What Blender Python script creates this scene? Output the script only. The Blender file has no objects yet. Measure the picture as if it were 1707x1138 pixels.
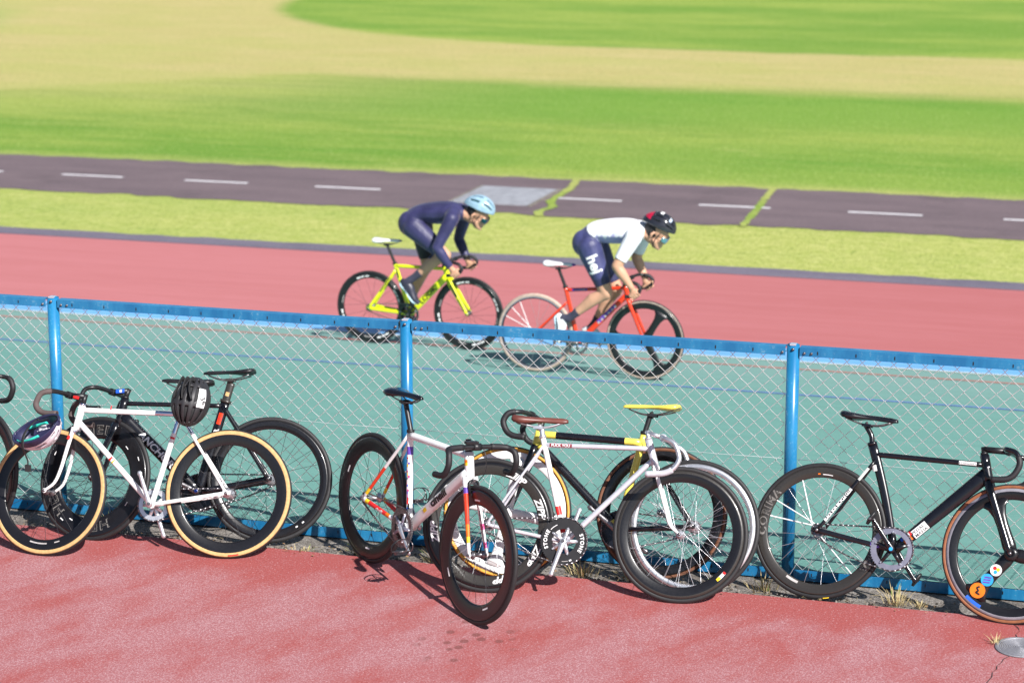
import bpy, bmesh, math, random
from math import sin, cos, pi, radians, sqrt, atan2, tau
from mathutils import Vector, Matrix
from mathutils.bvhtree import BVHTree

random.seed(7)
SC = bpy.context.scene
COL = SC.collection

# ------------------------------------------------------------------ camera
CAM_H = 3.76
_p, _y = radians(12.5), radians(16.9)
_fw = Vector((-sin(_y) * cos(_p), cos(_y) * cos(_p), -sin(_p)))
_rt = Vector((cos(_y), sin(_y), 0))
_up = _rt.cross(_fw)
cam = bpy.data.cameras.new("camera")
cam.sensor_width = 36
cam.lens = 84.36
cam.clip_end = 2000
cam.dof.use_dof = True
cam.dof.focus_distance = 12.0
cam.dof.aperture_fstop = 3.0
co = bpy.data.objects.new("camera", cam)
COL.objects.link(co)
co.matrix_world = Matrix(((_rt.x, _up.x, -_fw.x, 0), (_rt.y, _up.y, -_fw.y, 0), (_rt.z, _up.z, -_fw.z, CAM_H), (0, 0, 0, 1)))
SC.camera = co

# ------------------------------------------------------------------ light
SUNV = Vector((.88, -.78, 1.0)).normalized()      # towards the sun
w = bpy.data.worlds.new("World")
SC.world = w
w.use_nodes = True
nt = w.node_tree
sky = nt.nodes.new("ShaderNodeTexSky")
sky.sky_type = 'NISHITA'
sky.sun_disc = False
sky.sun_elevation = math.asin(SUNV.z)
sky.sun_rotation = atan2(SUNV.x, SUNV.y)
sky.air_density = 1.0
sky.dust_density = 0.6
sky.ozone_density = 1.6
bg = nt.nodes["Background"]
bg.inputs[1].default_value = 0.05
nt.links.new(sky.outputs[0], bg.inputs[0])
sl = bpy.data.lights.new("sun", 'SUN')
sl.energy = 4.9
sl.angle = radians(.5)
sl.color = (1.0, .965, .93)
so = bpy.data.objects.new("sun", sl)
COL.objects.link(so)
so.rotation_euler = SUNV.to_track_quat('Z', 'Y').to_euler()
SC.view_settings.view_transform = 'Standard'
SC.view_settings.look = 'None'
SC.view_settings.exposure = 0.74
SC.view_settings.gamma = 1
SC.cycles.max_bounces = 6
SC.cycles.use_denoising = True

# ------------------------------------------------------------------ materials
MATS = {}


class NB:
    """small helper for node expressions"""
    def __init__(s, m):
        s.nt = m.node_tree

    def n(s, t, **k):
        nd = s.nt.nodes.new(t)
        for a, b in k.items():
            setattr(nd, a, b)
        return nd

    def put(s, sock, v):
        if isinstance(v, (int, float)):
            sock.default_value = v
        elif isinstance(v, (tuple, list)):
            sock.default_value = tuple(v) + ((1,) if len(v) == 3 and sock.type == 'RGBA' else ())
        else:
            s.nt.links.new(v, sock)

    def m(s, op, a, b=0.0, c=0.0, clamp=False):
        nd = s.n("ShaderNodeMath", operation=op, use_clamp=clamp)
        s.put(nd.inputs[0], a)
        s.put(nd.inputs[1], b)
        s.put(nd.inputs[2], c)
        return nd.outputs[0]

    def mix(s, f, a, b):
        nd = s.n("ShaderNodeMix", data_type='RGBA')
        s.put(nd.inputs[0], f)
        s.put(nd.inputs[6], a)
        s.put(nd.inputs[7], b)
        return nd.outputs[2]

    def ss(s, v, a, b):
        nd = s.n("ShaderNodeMapRange", interpolation_type='SMOOTHSTEP')
        s.put(nd.inputs[0], v)
        nd.inputs[1].default_value = a
        nd.inputs[2].default_value = b
        return nd.outputs[0]

    def noise(s, vec, scale, detail=4, rough=.55):
        nd = s.n("ShaderNodeTexNoise")
        s.put(nd.inputs["Vector"], vec)
        nd.inputs["Scale"].default_value = scale
        nd.inputs["Detail"].default_value = detail
        nd.inputs["Roughness"].default_value = rough
        return nd.outputs[0]

    def vor(s, vec, scale):
        nd = s.n("ShaderNodeTexVoronoi")
        s.put(nd.inputs["Vector"], vec)
        nd.inputs["Scale"].default_value = scale
        return nd

    def pos(s):
        return s.n("ShaderNodeNewGeometry").outputs["Position"]

    def obj(s):
        return s.n("ShaderNodeTexCoord").outputs["Object"]

    def xyz(s, v):
        nd = s.n("ShaderNodeSeparateXYZ")
        s.put(nd.inputs[0], v)
        return nd.outputs

    def vec(s, x, y, z=0.0):
        nd = s.n("ShaderNodeCombineXYZ")
        for i, v in enumerate((x, y, z)):
            s.put(nd.inputs[i], v)
        return nd.outputs[0]

    def scale(s, v, k):
        nd = s.n("ShaderNodeMapping")
        s.put(nd.inputs[0], v)
        nd.inputs["Scale"].default_value = k
        return nd.outputs[0]

    def bump(s, h, strength, dist):
        nd = s.n("ShaderNodeBump")
        nd.inputs["Strength"].default_value = strength
        nd.inputs["Distance"].default_value = dist
        s.put(nd.inputs["Height"], h)
        return nd.outputs[0]


def newmat(name):
    m = bpy.data.materials.new(name)
    m.use_nodes = True
    MATS[name] = m
    return m, NB(m), m.node_tree.nodes["Principled BSDF"]


def mat(name, col, rough=.5, metal=0., var=.12, vs=30., coat=0., bump=0., bs=400., spec=.5):
    """plain surface with a little procedural unevenness"""
    if name in MATS:
        return MATS[name]
    m, b, p = newmat(name)
    o = b.obj()
    nz = b.noise(o, vs, 3)
    lo = tuple(c * (1 - var) for c in col)
    hi = tuple(min(1, c * (1 + var)) for c in col)
    b.put(p.inputs["Base Color"], b.mix(b.ss(nz, .3, .7), lo, hi))
    b.put(p.inputs["Roughness"], b.m('ADD', rough - .06, b.m('MULTIPLY', nz, .12)))
    p.inputs["Metallic"].default_value = metal
    p.inputs["Coat Weight"].default_value = coat
    p.inputs["Coat Roughness"].default_value = .08
    p.inputs["Specular IOR Level"].default_value = spec
    if bump:
        b.put(p.inputs["Normal"], b.bump(b.noise(o, bs, 2), bump, .001))
    return m


M_BLACK = mat("gloss_black_paint", (.006, .006, .009), .26, coat=.4)
M_SATIN = mat("satin_black", (.012, .012, .014), .42)
M_RUB = mat("tyre_rubber", (.016, .0155, .017), .58, bump=.3, bs=900)
M_CARB = mat("carbon_rim", (.008, .0075, .009), .3, coat=.3, vs=120)
M_CARBG = mat("carbon_rim_greyed", (.030, .027, .024), .35, coat=.3, vs=200)
M_TAN = mat("tan_sidewall", (.52, .33, .14), .7, vs=60)
M_BROWN = mat("brown_sidewall", (.24, .085, .035), .6, vs=60)
M_BROWN2 = mat("dark_brown_sidewall", (.15, .06, .03), .6, vs=60)
M_ORNG = mat("amber_sidewall", (.62, .32, .05), .55)
M_PINKT = mat("faded_tan_sidewall", (.44, .34, .28), .7)
M_WHITE = mat("white_paint", (.80, .80, .80), .25, var=.03, coat=.5)
M_WHITED = mat("white_decal", (.82, .82, .82), .4, var=.02)
M_SILVER = mat("polished_silver", (.72, .73, .77), .38, metal=.85, var=.05)
M_SPAINT = mat("silver_paint", (.62, .62, .68), .3, metal=.35, var=.05, coat=.4)
M_CHROME = mat("chrome_plating", (.72, .74, .86), .12, metal=1., var=.03)
M_STEEL = mat("dark_steel", (.22, .21, .22), .38, metal=.9, var=.3, vs=90)
M_SPOKE = mat("spoke_steel", (.55, .55, .58), .35, metal=.8)
M_SPOKEB = mat("spoke_black", (.03, .03, .035), .4, metal=.3)
M_TAPE = mat("brown_bar_tape", (.085, .062, .06), .8, bump=.5, bs=300)
M_TAPEB = mat("black_bar_tape", (.012, .011, .014), .6, bump=.5, bs=300)
M_BROWNL = mat("brown_leather", (.13, .04, .03), .42, vs=20, bump=.2)
M_YEL = mat("yellow_paint", (.76, .66, .10), .3, var=.05, coat=.5)
M_NEON = mat("neon_yellow_paint", (.66, .74, .012), .3, var=.04, coat=.5)
M_RED = mat("red_orange_paint", (.72, .045, .012), .3, var=.06, coat=.5)
M_REDD = mat("red_decal", (.62, .02, .02), .45)
M_ORD = mat("orange_decal", (.85, .18, .01), .45)
M_YED = mat("yellow_decal", (.80, .55, .02), .45)
M_BLD = mat("blue_decal", (.02, .12, .65), .45)
M_CYD = mat("sky_blue_decal", (.03, .35, .75), .45)
M_PUR = mat("purple_decal", (.12, .06, .38), .45)
M_BLACKD = mat("black_decal", (.012, .012, .014), .5)
M_PURPM = mat("purple_anodised", (.35, .03, .12), .35, metal=.7)
M_GREY = mat("grey_alloy", (.34, .34, .42), .38, metal=.6, var=.08)
M_BRAKE = mat("grey_brake_track", (.3, .29, .33), .4, metal=.3)
M_BLUE = None

# ------------------------------------------------------------------ mesh builder


class MB:
    def __init__(s):
        s.v, s.f, s.mi, s.mats, s.sm = [], [], [], [], []

    def mid(s, m):
        if m not in s.mats:
            s.mats.append(m)
        return s.mats.index(m)

    def add(s, vs, fs, m, smooth=True, xf=None):
        o = len(s.v)
        s.v += [xf(Vector(v)) if xf else Vector(v) for v in vs]
        k = s.mid(m)
        for f in fs:
            s.f.append(tuple(i + o for i in f))
            s.mi.append(k)
            s.sm.append(smooth)

    def tube(s, pts, r, m, n=10, cap=True, ref=None, xf=None, seg=None, closed=False):
        """sweep of an ellipse; r is a number, or a list of numbers / (a,b) pairs; ref = direction of axis b"""
        P = [Vector(p) for p in pts]
        N = len(P)
        R = r if isinstance(r, list) else [r] * N
        R = [q if isinstance(q, tuple) else (q, q) for q in R]
        vs = []
        bprev = None
        for i in range(N):
            if closed:
                t = (P[(i + 1) % N] - P[i - 1]).normalized()
            else:
                t = (P[min(i + 1, N - 1)] - P[max(i - 1, 0)]).normalized()
            if ref is not None:
                b = Vector(ref)
            else:
                b = bprev if bprev else (Vector((0, 1, 0)) if abs(t.y) < .9 else Vector((0, 0, 1)))
            a = b.cross(t)
            if a.length < 1e-6:
                a = Vector((1, 0, 0)).cross(t)
            a.normalize()
            b = t.cross(a).normalized()
            bprev = b
            for k in range(n):
                q = tau * k / n
                vs.append(P[i] + a * (R[i][0] * cos(q)) + b * (R[i][1] * sin(q)))
        M = N if closed else N - 1
        for i in range(M):
            fs = []
            j = (i + 1) % N
            for k in range(n):
                k2 = (k + 1) % n
                fs.append((i * n + k, i * n + k2, j * n + k2, j * n + k))
            if i == 0:
                o = len(s.v)
                s.v += [xf(v) if xf else v for v in vs]
            mm = m if seg is None else seg(i)
            kk = s.mid(mm)
            for f in fs:
                s.f.append(tuple(q + o for q in f))
                s.mi.append(kk)
                s.sm.append(True)
        if cap and not closed:
            kk = s.mid(m if seg is None else seg(0))
            s.f.append(tuple(o + k for k in reversed(range(n))))
            s.mi.append(kk)
            s.sm.append(False)
            kk = s.mid(m if seg is None else seg(N - 2))
            s.f.append(tuple(o + (N - 1) * n + k for k in range(n)))
            s.mi.append(kk)
            s.sm.append(False)

    def lathe(s, prof, c, m, n=48, xf=None, mats=None, closed=True, smooth=True, a0=0., a1=tau):
        """profile of (radius, lateral) about the lateral (y) axis through c=(u,w,v)"""
        full = abs(a1 - a0 - tau) < 1e-6
        NN = n if full else n + 1
        vs = []
        K = len(prof)
        for i in range(NN):
            q = a0 + (a1 - a0) * i / n
            for (r, y) in prof:
                vs.append(Vector((c[0] + r * cos(q), c[1] + y, c[2] + r * sin(q))))
        o = len(s.v)
        s.v += [xf(v) if xf else v for v in vs]
        for i in range(n):
            j = (i + 1) % NN
            for k in range(K if closed else K - 1):
                k2 = (k + 1) % K
                s.f.append((o + i * K + k, o + i * K + k2, o + j * K + k2, o + j * K + k))
                s.mi.append(s.mid(mats[k] if mats else m))
                s.sm.append(smooth)

    def box(s, c, d, m, rot=None, xf=None):
        h = [Vector((x * d[0] / 2, y * d[1] / 2, z * d[2] / 2)) for x in (-1, 1) for y in (-1, 1) for z in (-1, 1)]
        if rot is not None:
            h = [rot @ q for q in h]
        s.add([Vector(c) + q for q in h], [(0, 1, 3, 2), (4, 6, 7, 5), (0, 4, 5, 1), (2, 3, 7, 6), (0, 2, 6, 4), (1, 5, 7, 3)], m, False, xf)

    def disc(s, c, r, y, m, n=24, xf=None, r0=0.):
        """flat disc facing the lateral direction"""
        c = Vector(c)
        vs = []
        for k in range(n):
            q = tau * k / n
            vs.append(c + Vector((r * cos(q), y, r * sin(q))))
        if r0:
            for k in range(n):
                q = tau * k / n
                vs.append(c + Vector((r0 * cos(q), y, r0 * sin(q))))
            s.add(vs, [(k, (k + 1) % n, n + (k + 1) % n, n + k) for k in range(n)], m, False, xf)
        else:
            s.add(vs, [tuple(range(n))], m, False, xf)

    def ellipsoid(s, c, r, m, nu=16, nv=10, rot=None, xf=None):
        vs, fs = [], []
        c = Vector(c)
        for j in range(nv + 1):
            t = pi * j / nv
            for i in range(nu):
                q = tau * i / nu
                p = Vector((r[0] * sin(t) * cos(q), r[1] * sin(t) * sin(q), r[2] * cos(t)))
                vs.append(c + (rot @ p if rot is not None else p))
        for j in range(nv):
            for i in range(nu):
                i2 = (i + 1) % nu
                fs.append((j * nu + i, (j + 1) * nu + i, (j + 1) * nu + i2, j * nu + i2))
        s.add(vs, fs, m, True, xf)

    def mesh(s, name):
        me = bpy.data.meshes.new(name)
        me.from_pydata([tuple(v) for v in s.v], [], s.f)
        for m in s.mats:
            me.materials.append(m)
        me.polygons.foreach_set("material_index", s.mi)
        me.polygons.foreach_set("use_smooth", s.sm)
        me.validate()
        me.update()
        return me

    def build(s, name, parent=None):
        me = s.mesh(name)
        bm = bmesh.new()
        bm.from_mesh(me)
        bmesh.ops.recalc_face_normals(bm, faces=bm.faces)
        bm.to_mesh(me)
        bm.free()
        o = bpy.data.objects.new(name, me)
        COL.objects.link(o)
        if parent:
            o.parent = parent
        return o


def tag(o, label=None, cat=None, group=None, kind=None):
    for k, v in (("label", label), ("category", cat), ("group", group), ("kind", kind)):
        if v:
            o[k] = v
    return o


def empty(name, mw=None):
    o = bpy.data.objects.new(name, None)
    o.empty_display_size = .1
    COL.objects.link(o)
    if mw is not None:
        o.matrix_world = mw
    return o


def bez(pts, n=8):
    """Catmull-Rom through pts"""
    P = [Vector(p) for p in pts]
    P = [P[0] * 2 - P[1]] + P + [P[-1] * 2 - P[-2]]
    out = []
    for i in range(1, len(P) - 2):
        for k in range(n):
            t = k / n
            a, b, c, d = P[i - 1:i + 3]
            out.append(.5 * ((2 * b) + (c - a) * t + (2 * a - 5 * b + 4 * c - d) * t * t + (3 * b - a - 3 * c + d) * t ** 3))
    out.append(P[-2])
    return out


# ------------------------------------------------------------------ lettering
_TX = {}


def text_geo(s, bold=.0, shear=0., space=1.):
    key = (s, bold, shear, space)
    if key in _TX:
        return _TX[key]
    cu = bpy.data.curves.new("t", 'FONT')
    cu.body = s
    cu.size = 1
    cu.offset = bold
    cu.shear = shear
    cu.space_character = space
    cu.resolution_u = 3
    cu.fill_mode = 'FRONT'
    o = bpy.data.objects.new("t", cu)
    COL.objects.link(o)
    dg = bpy.context.evaluated_depsgraph_get()
    me = bpy.data.meshes.new_from_object(o.evaluated_get(dg))
    bm = bmesh.new()
    bm.from_mesh(me)
    bmesh.ops.triangulate(bm, faces=bm.faces)
    for lim in (.5, .25, .16):
        es = [e for e in bm.edges if e.calc_length() > lim]
        if es:
            bmesh.ops.subdivide_edges(bm, edges=es, cuts=1)
            bmesh.ops.triangulate(bm, faces=bm.faces)
    bm.verts.index_update()
    vs = [tuple(v.co[:2]) for v in bm.verts]
    fs = [tuple(v.index for v in f.verts) for f in bm.faces]
    bm.free()
    bpy.data.objects.remove(o)
    bpy.data.curves.remove(cu)
    bpy.data.meshes.remove(me)
    x0, x1 = min(v[0] for v in vs), max(v[0] for v in vs)
    y0, y1 = min(v[1] for v in vs), max(v[1] for v in vs)
    vs = [((v[0] - (x0 + x1) / 2) / (y1 - y0), (v[1] - (y0 + y1) / 2) / (y1 - y0)) for v in vs]
    _TX[key] = (vs, fs, (x1 - x0) / (y1 - y0))
    return _TX[key]


def quad_grid(w, h, nx=8, ny=4, round_=0.):
    vs = [((i / nx - .5) * w, (j / ny - .5) * h) for j in range(ny + 1) for i in range(nx + 1)]
    fs = [(j * (nx + 1) + i, j * (nx + 1) + i + 1, (j + 1) * (nx + 1) + i + 1, (j + 1) * (nx + 1) + i) for j in range(ny) for i in range(nx)]
    return vs, fs


def disc_grid(r, n=20):
    return [(r * cos(tau * k / n), r * sin(tau * k / n)) for k in range(n)], [tuple(range(n))]


# ------------------------------------------------------------------ bicycles
def lerp(a, b, t):
    return a + (b - a) * t


def rotmap(A, B, ang):
    """rotation about the line A-B"""
    A = Vector(A)
    ax = (Vector(B) - A).normalized()
    R = Matrix.Rotation(ang, 3, ax)
    return lambda p: A + R @ (Vector(p) - A)


class Bike:
    def __init__(s, d):
        s.d = d
        s.sg = d.get('dir', 1)          # +1: seen from its right side, pointing right in the picture
        s.R = d.get('R', (0, .334))
        s.F = d['F']
        h = radians(d['head'])
        pt = radians(d.get('pitch', 0))
        X = Vector((cos(h) * cos(pt), sin(h) * cos(pt), sin(pt)))
        L = Vector((-sin(h), cos(h), 0))
        Z = X.cross(L)
        a = radians(d['lean']) * s.sg
        U = Z * cos(a) + L * sin(a)
        Y = U.cross(X)
        O = d['O']
        s.mw = Matrix(((X.x, Y.x, U.x, O[0]), (X.y, Y.y, U.y, O[1]), (X.z, Y.z, U.z, O[2]), (0, 0, 0, 1)))
        s.root = empty(d.get('name', 'track_bicycle'), s.mw)
        tag(s.root, d['label'], 'bicycle', d.get('group'))
        hb, ht = d['hb'], d['ht']
        s.st = rotmap((hb[0], 0, hb[1]), (ht[0], 0, ht[1]), radians(d.get('steer', 0)))
        s.vs = -s.sg                     # visible lateral side (right side is -y)
        s.parts = {}

    def P(s, q, w=0.):
        return Vector((q[0], w, q[1]))

    # -- decals -------------------------------------------------------------
    def put2d(s, geo, m, fn, name='lettering', parent=None, xf=None):
        vs, fs = geo
        mb = MB()
        mb.add([fn(x, y) for x, y in vs], fs, m, False, xf)
        me = mb.mesh(name)
        o = bpy.data.objects.new(name, me)
        COL.objects.link(o)
        o.parent = parent or s.root
        return o

    def on_tube(s, A, B, ra, rb, pos, off=0., wtop=0., eps=.0014, lat=0.):
        """map (x,y) to the visible flank of a tube from A to B (view-left to view-right)"""
        A, B = Vector(A), Vector(B)
        sg = s.sg
        d = (B - A).normalized()
        dv = Vector((d.x * sg, d.y))
        pv = Vector((-dv.y, dv.x))
        perp = Vector((pv.x * sg, pv.y))
        L = (B - A).length

        def fn(x, y):
            q = A + d * (pos * L + x)
            th = max(-1.5, min(1.5, (y + off) / ra))
            c = q + perp * ((ra + eps) * sin(th))
            lt = lerp(lat[0], lat[1], pos + x / L) if isinstance(lat, tuple) else lat
            return Vector((c.x, s.vs * ((rb + eps) * cos(th)) + lt, c.y))
        return fn

    def tube_text(s, text, A, B, ra, rb, pos, h, m, bold=.02, shear=0, parent=None, off=0., stretch=1., xf=None, space=1., lat=0.):
        vs, fs, asp = text_geo(text, bold, shear, space)
        g = ([(x * h * stretch, y * h) for x, y in vs], fs)
        return s.put2d(g, m, s.on_tube(A, B, ra, rb, pos, off, lat=lat), 'lettering', parent, xf)

    def tube_patch(s, wd, ht, A, B, ra, rb, pos, m, parent=None, off=0., name='sticker', eps=.0008, xf=None, lat=0.):
        return s.put2d(quad_grid(wd, ht), m, s.on_tube(A, B, ra, rb, pos, off, eps=eps, lat=lat), name, parent, xf)

    def rim_fn(s, c, r, ang, wid, flip=False):
        sg = s.sg

        def fn(x, y):
            if flip:
                x, y = -x, -y
            q = radians(ang) - x / r
            rr = r + y
            wq = wid(rr) + .0012
            return Vector((c[0] + sg * rr * cos(q), s.vs * wq, c[1] + rr * sin(q)))
        return fn

    def rim_text(s, text, c, r, ang, h, m, wid, parent=None, bold=.01, shear=0, xf=None, stretch=1., flip=False, space=1.):
        vs, fs, asp = text_geo(text, bold, shear, space)
        g = ([(x * h * stretch, y * h) for x, y in vs], fs)
        return s.put2d(g, m, s.rim_fn(c, r, ang, wid, flip), 'lettering', parent, xf)

    def rim_patch(s, wd, ht, c, r, ang, m, wid, parent=None, xf=None, name='sticker', nx=14):
        return s.put2d(quad_grid(wd, ht, nx, 2), m, s.rim_fn(c, r, ang, wid), name, parent, xf)

    # -- wheel --------------------------------------------------------------
    def wheel(s, c, rin, rim=None, tyre=None, side=None, spokes=24, spoke_m=None, kind='spoked', xf=None, hub_m=None,
              rear=False, brake=None, phase=0., rtyre=.0118, bladed=None, sidew=.028):
        rim = rim or M_CARB
        side = side or M_RUB
        tyre = tyre or M_RUB
        hub_m = hub_m or M_STEEL
        spoke_m = spoke_m or M_SPOKEB
        C = (c[0], 0, c[1])
        ro = .310
        mb = MB()
        bt = ro - (.012 if brake else .006)
        hw = lambda r: .0125 if r > ro - .02 else max(.004, .0125 * sqrt(max(0., (r - rin + .003) / (ro - .02 - rin + .003))) if ro - .02 > rin else .011)
        s_w = hw
        rs = [ro + .002, bt, ro - .02]
        k = 5
        for i in range(1, k + 1):
            rs.append(lerp(min(ro - .02, rin + .004 if rin > ro - .02 else ro - .02), rin, i / k))
        prof = [(r, hw(r)) for r in rs] + [(r, -hw(r)) for r in reversed(rs)]
        ml = []
        for i in range(len(prof)):
            ml.append(brake if brake and i in (0, len(prof) - 2) else rim)
        mb.lathe(prof, C, rim, 72, xf, mats=ml)
        if kind in ('tri', 'four', 'five'):
            nb = {'tri': 3, 'four': 4, 'five': 5}[kind]
            for b in range(nb):
                q0 = radians(phase) + tau * b / nb
                pts, rr = [], []
                for t in (.0, .12, .3, .5, .7, .85, 1.):
                    r_ = lerp(.012, rin + .012, t)
                    pts.append(Vector((C[0] + s.sg * r_ * cos(q0), 0, C[2] + r_ * sin(q0))))
                    wdt = (.030, .034, .031, .029, .032, .045, .085) if kind == 'tri' else (.024, .027, .026, .026, .027, .034, .06)
                    a = wdt[(0., .12, .3, .5, .7, .85, 1.).index(t)]
                    rr.append((a, lerp(.022, .0105, t)))
                mb.tube(pts, rr, rim, 14, True, (0, 1, 0), xf)
            mb.lathe([(.004, .033), (.02, .033), (.034, .026), (.034, -.026), (.02, -.033), (.004, -.033)], C, rim, 28, xf)
        wo = mb.build('wheel', s.root)
        # tyre: tread + sidewalls
        tb = MB()
        prof, ml = [], []
        n = 16
        for i in range(n):
            th = -pi + tau * i / n
            prof.append((.3212 + (rtyre + .0012) * cos(th), rtyre * 1.03 * sin(th)))
        for i in range(n):
            th = abs(-pi + tau * (i + .5) / n)
            ml.append(tyre if th < radians(62) else side)
        tb.lathe(prof, C, tyre, 80, xf, mats=ml)
        if side is not M_RUB and sidew > .02:      # broad skin wall that laps down over the rim edge
            for sd in (-1, 1):
                pr = [(.3275, sd * (rtyre + .0002)), (.3215, sd * (rtyre * 1.05 + .0008)), (.3095, sd * (.0128 + .0012)), (.334 - sidew, sd * .0131), (.334 - sidew, sd * .0120), (.3215, sd * .0110)]
                tb.lathe(pr, C, side, 80, xf)
        tb.build('tyre', wo)
        # hub
        hb = MB()
        ow = .055 if rear else .045
        if kind in ('spoked', 'blades'):
            fl = .021 if not rear else .026
            hb.lathe([(.0, ow), (.006, ow), (.008, ow - .008), (fl, ow - .014), (fl, ow - .018), (.010, ow - .022), (.010, -ow + .022), (fl, -ow + .018), (fl, -ow + .014), (.008, -ow + .008), (.006, -ow), (0, -ow)], C, hub_m, 24, xf, closed=False)
        for sd in (-1, 1):
            hb.lathe([(0, sd * (ow + .016)), (.008, sd * (ow + .016)), (.0085, sd * (ow + .006)), (.011, sd * (ow + .004)), (.011, sd * ow), (0, sd * ow)], C, M_STEEL, 12, xf, closed=False)
        hb.build('hub', wo)
        if kind in ('spoked', 'blades'):
            sb = MB()
            fl = (.020 if not rear else .025)
            for i in range(spokes):
                sd = 1 if i % 2 else -1
                q = tau * i / spokes + radians(phase)
                cr = (radians(48) if (i // 2) % 2 else -radians(48)) if kind == 'spoked' else radians(6)
                a = Vector((C[0] + fl * cos(q + cr), sd * (ow - .016), C[2] + fl * sin(q + cr)))
                b_ = Vector((C[0] + (rin + .004) * cos(q), sd * .002, C[2] + (rin + .004) * sin(q)))
                rd = .00115
                mm = spoke_m
                if bladed and i in bladed:
                    rd, mm = .0032, M_WHITED
                sb.tube([a, b_], rd, mm, 5, False, None, xf)
            sb.build('spokes', wo)
        return wo, s_w

    # -- saddle -------------------------------------------------------------
    def saddle(s, N, Rr, m, under=None, width=.135, drop=.038, rail_to=None, noserail=True, nose_m=None):
        N, Rr = Vector(N), Vector(Rr)
        L = (Rr - N).length
        d = (Rr - N) / L
        up = Vector((-d.y, d.x))
        if up.y < 0:
            up = -up
        T = [0, .03, .1, .25, .42, .58, .72, .84, .94, .985, 1.0]
        W = [.25, .42, .5, .54, .66, 1.05, 1.6, 1.95, 1.9, 1.5, .9]
        H = [.004, .007, .010, .010, .009, .008, .009, .012, .014, .012, .008]
        D = [.012, .02, .026, .026, .024, .028, .038, .042, .036, .024, .012]
        mb = MB()
        vs = []
        K = 12
        for t, wq, hh, dd in zip(T, W, H, D):
            hw = wq * width / 2 * .5
            c = N + d * (t * L)
            for k in range(K):
                q = tau * k / K
                x = hw * cos(q)
                if sin(q) >= 0:
                    z = hh * (sin(q) ** .7) - .004 - drop * .25 * abs(cos(q)) ** 3
                else:
                    z = -dd * (abs(sin(q)) ** .35) * (.35 + .65 * abs(cos(q))) * (drop / .038)
                p = c + up * z
                vs.append(Vector((p.x, x, p.y)))
        fs, fs2 = [], []
        for i in range(len(T) - 1):
            for k in range(K):
                k2 = (k + 1) % K
                (fs2 if i < 2 and nose_m else fs).append((i * K + k, i * K + k2, (i + 1) * K + k2, (i + 1) * K + k))
        fs2.append(tuple(range(K)))
        fs.append(tuple((len(T) - 1) * K + k for k in range(K)))
        o = len(mb.v)
        mb.add(vs, fs, m)
        k = mb.mid(nose_m or m)
        for f in fs2:
            mb.f.append(tuple(i + o for i in f))
            mb.mi.append(k)
            mb.sm.append(True)
        so_ = mb.build('saddle', s.root)
        rb = MB()
        for sd in (-1, 1):
            a, b, c_, e = N + d * (.10 * L) - up * .018, N + d * (.34 * L) - up * .042, N + d * (.62 * L) - up * .044, N + d * (.9 * L) - up * .026
            rb.tube(bez([(a.x, sd * .008, a.y), (b.x, sd * .021, b.y), (c_.x, sd * .022, c_.y), (e.x, sd * .036, e.y)], 4), .0035, under or M_STEEL, 6)
        rb.build('rails', so_)
        mid = N + d * (.52 * L) - up * .046
        return mid

    # -- drop handlebar -----------------------------------------------------
    def bars(s, cl, hf, en, m_bar, m_tape, hw=.19, pista=False, tape_from=.35, name='handlebar'):
        def path(sd):
            k1, k2 = (.12, .42) if not pista else (.28, .62)
            lo = (lerp(hf[0], en[0], .5), lerp(hf[1], en[1], .93))
            pts = [(cl[0], 0, cl[1]), (cl[0] + .004, sd * hw * .5, cl[1] - (.004 if pista else 0)),
                   (lerp(cl[0], hf[0], .22), sd * hw * .86, lerp(cl[1], hf[1], k1 * .55)),
                   (lerp(cl[0], hf[0], .72), sd * hw * .97, lerp(cl[1], hf[1], k2 * .62)),
                   (hf[0] - .004, sd * hw, lerp(cl[1], hf[1], .8 if not pista else .85)),
                   (hf[0] - .002, sd * hw * 1.01, lerp(hf[1], en[1], .22)),
                   (lerp(hf[0], en[0], .2), sd * hw * 1.02, lerp(hf[1], en[1], .7)),
                   (lo[0], sd * hw * 1.04, lo[1]), (en[0], sd * hw * 1.06, en[1])]
            return bez(pts, 5)
        mb = MB()
        tapes = []
        for sd in (-1, 1):
            p = path(sd)
            n = len(p)
            k = int(n * tape_from)
            mb.tube(p, .0125 if m_tape else .0122, m_bar, 10, True, None, s.st)
            if m_tape:
                tb = MB()
                tb.tube(p[k:], [.0155] * (n - k), m_tape, 10, True, None, s.st)
                tapes.append(tb)
        h = mb.build(name, s.root)
        for tb in tapes:
            tb.build('grip_tape', h)
        return h, path

    # -- everything -----------------------------------------------------------
    def build(s):
        d = s.d
        sg = s.sg
        P = s.P
        bb, sc, stt, ht, hb = d['bb'], d['sc'], d['stt'], d['ht'], d['hb']
        tt = d.get('tt', (lerp(ht[0], hb[0], .18), lerp(ht[1], hb[1], .18)))
        dt = d.get('dt', (lerp(ht[0], hb[0], .72), lerp(ht[1], hb[1], .72)))
        R, F = s.R, s.F
        m = d['frame_m']
        seg = d.get('segs', {})
        r_tt, r_dt, r_st = d.get('r_tt', (.0145, .0145)), d.get('r_dt', (.0165, .0165)), d.get('r_st', (.0145, .0145))
        r_ss, r_cs = d.get('r_ss', (.0075, .007)), d.get('r_cs', (.010, .008))
        fb = MB()

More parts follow.
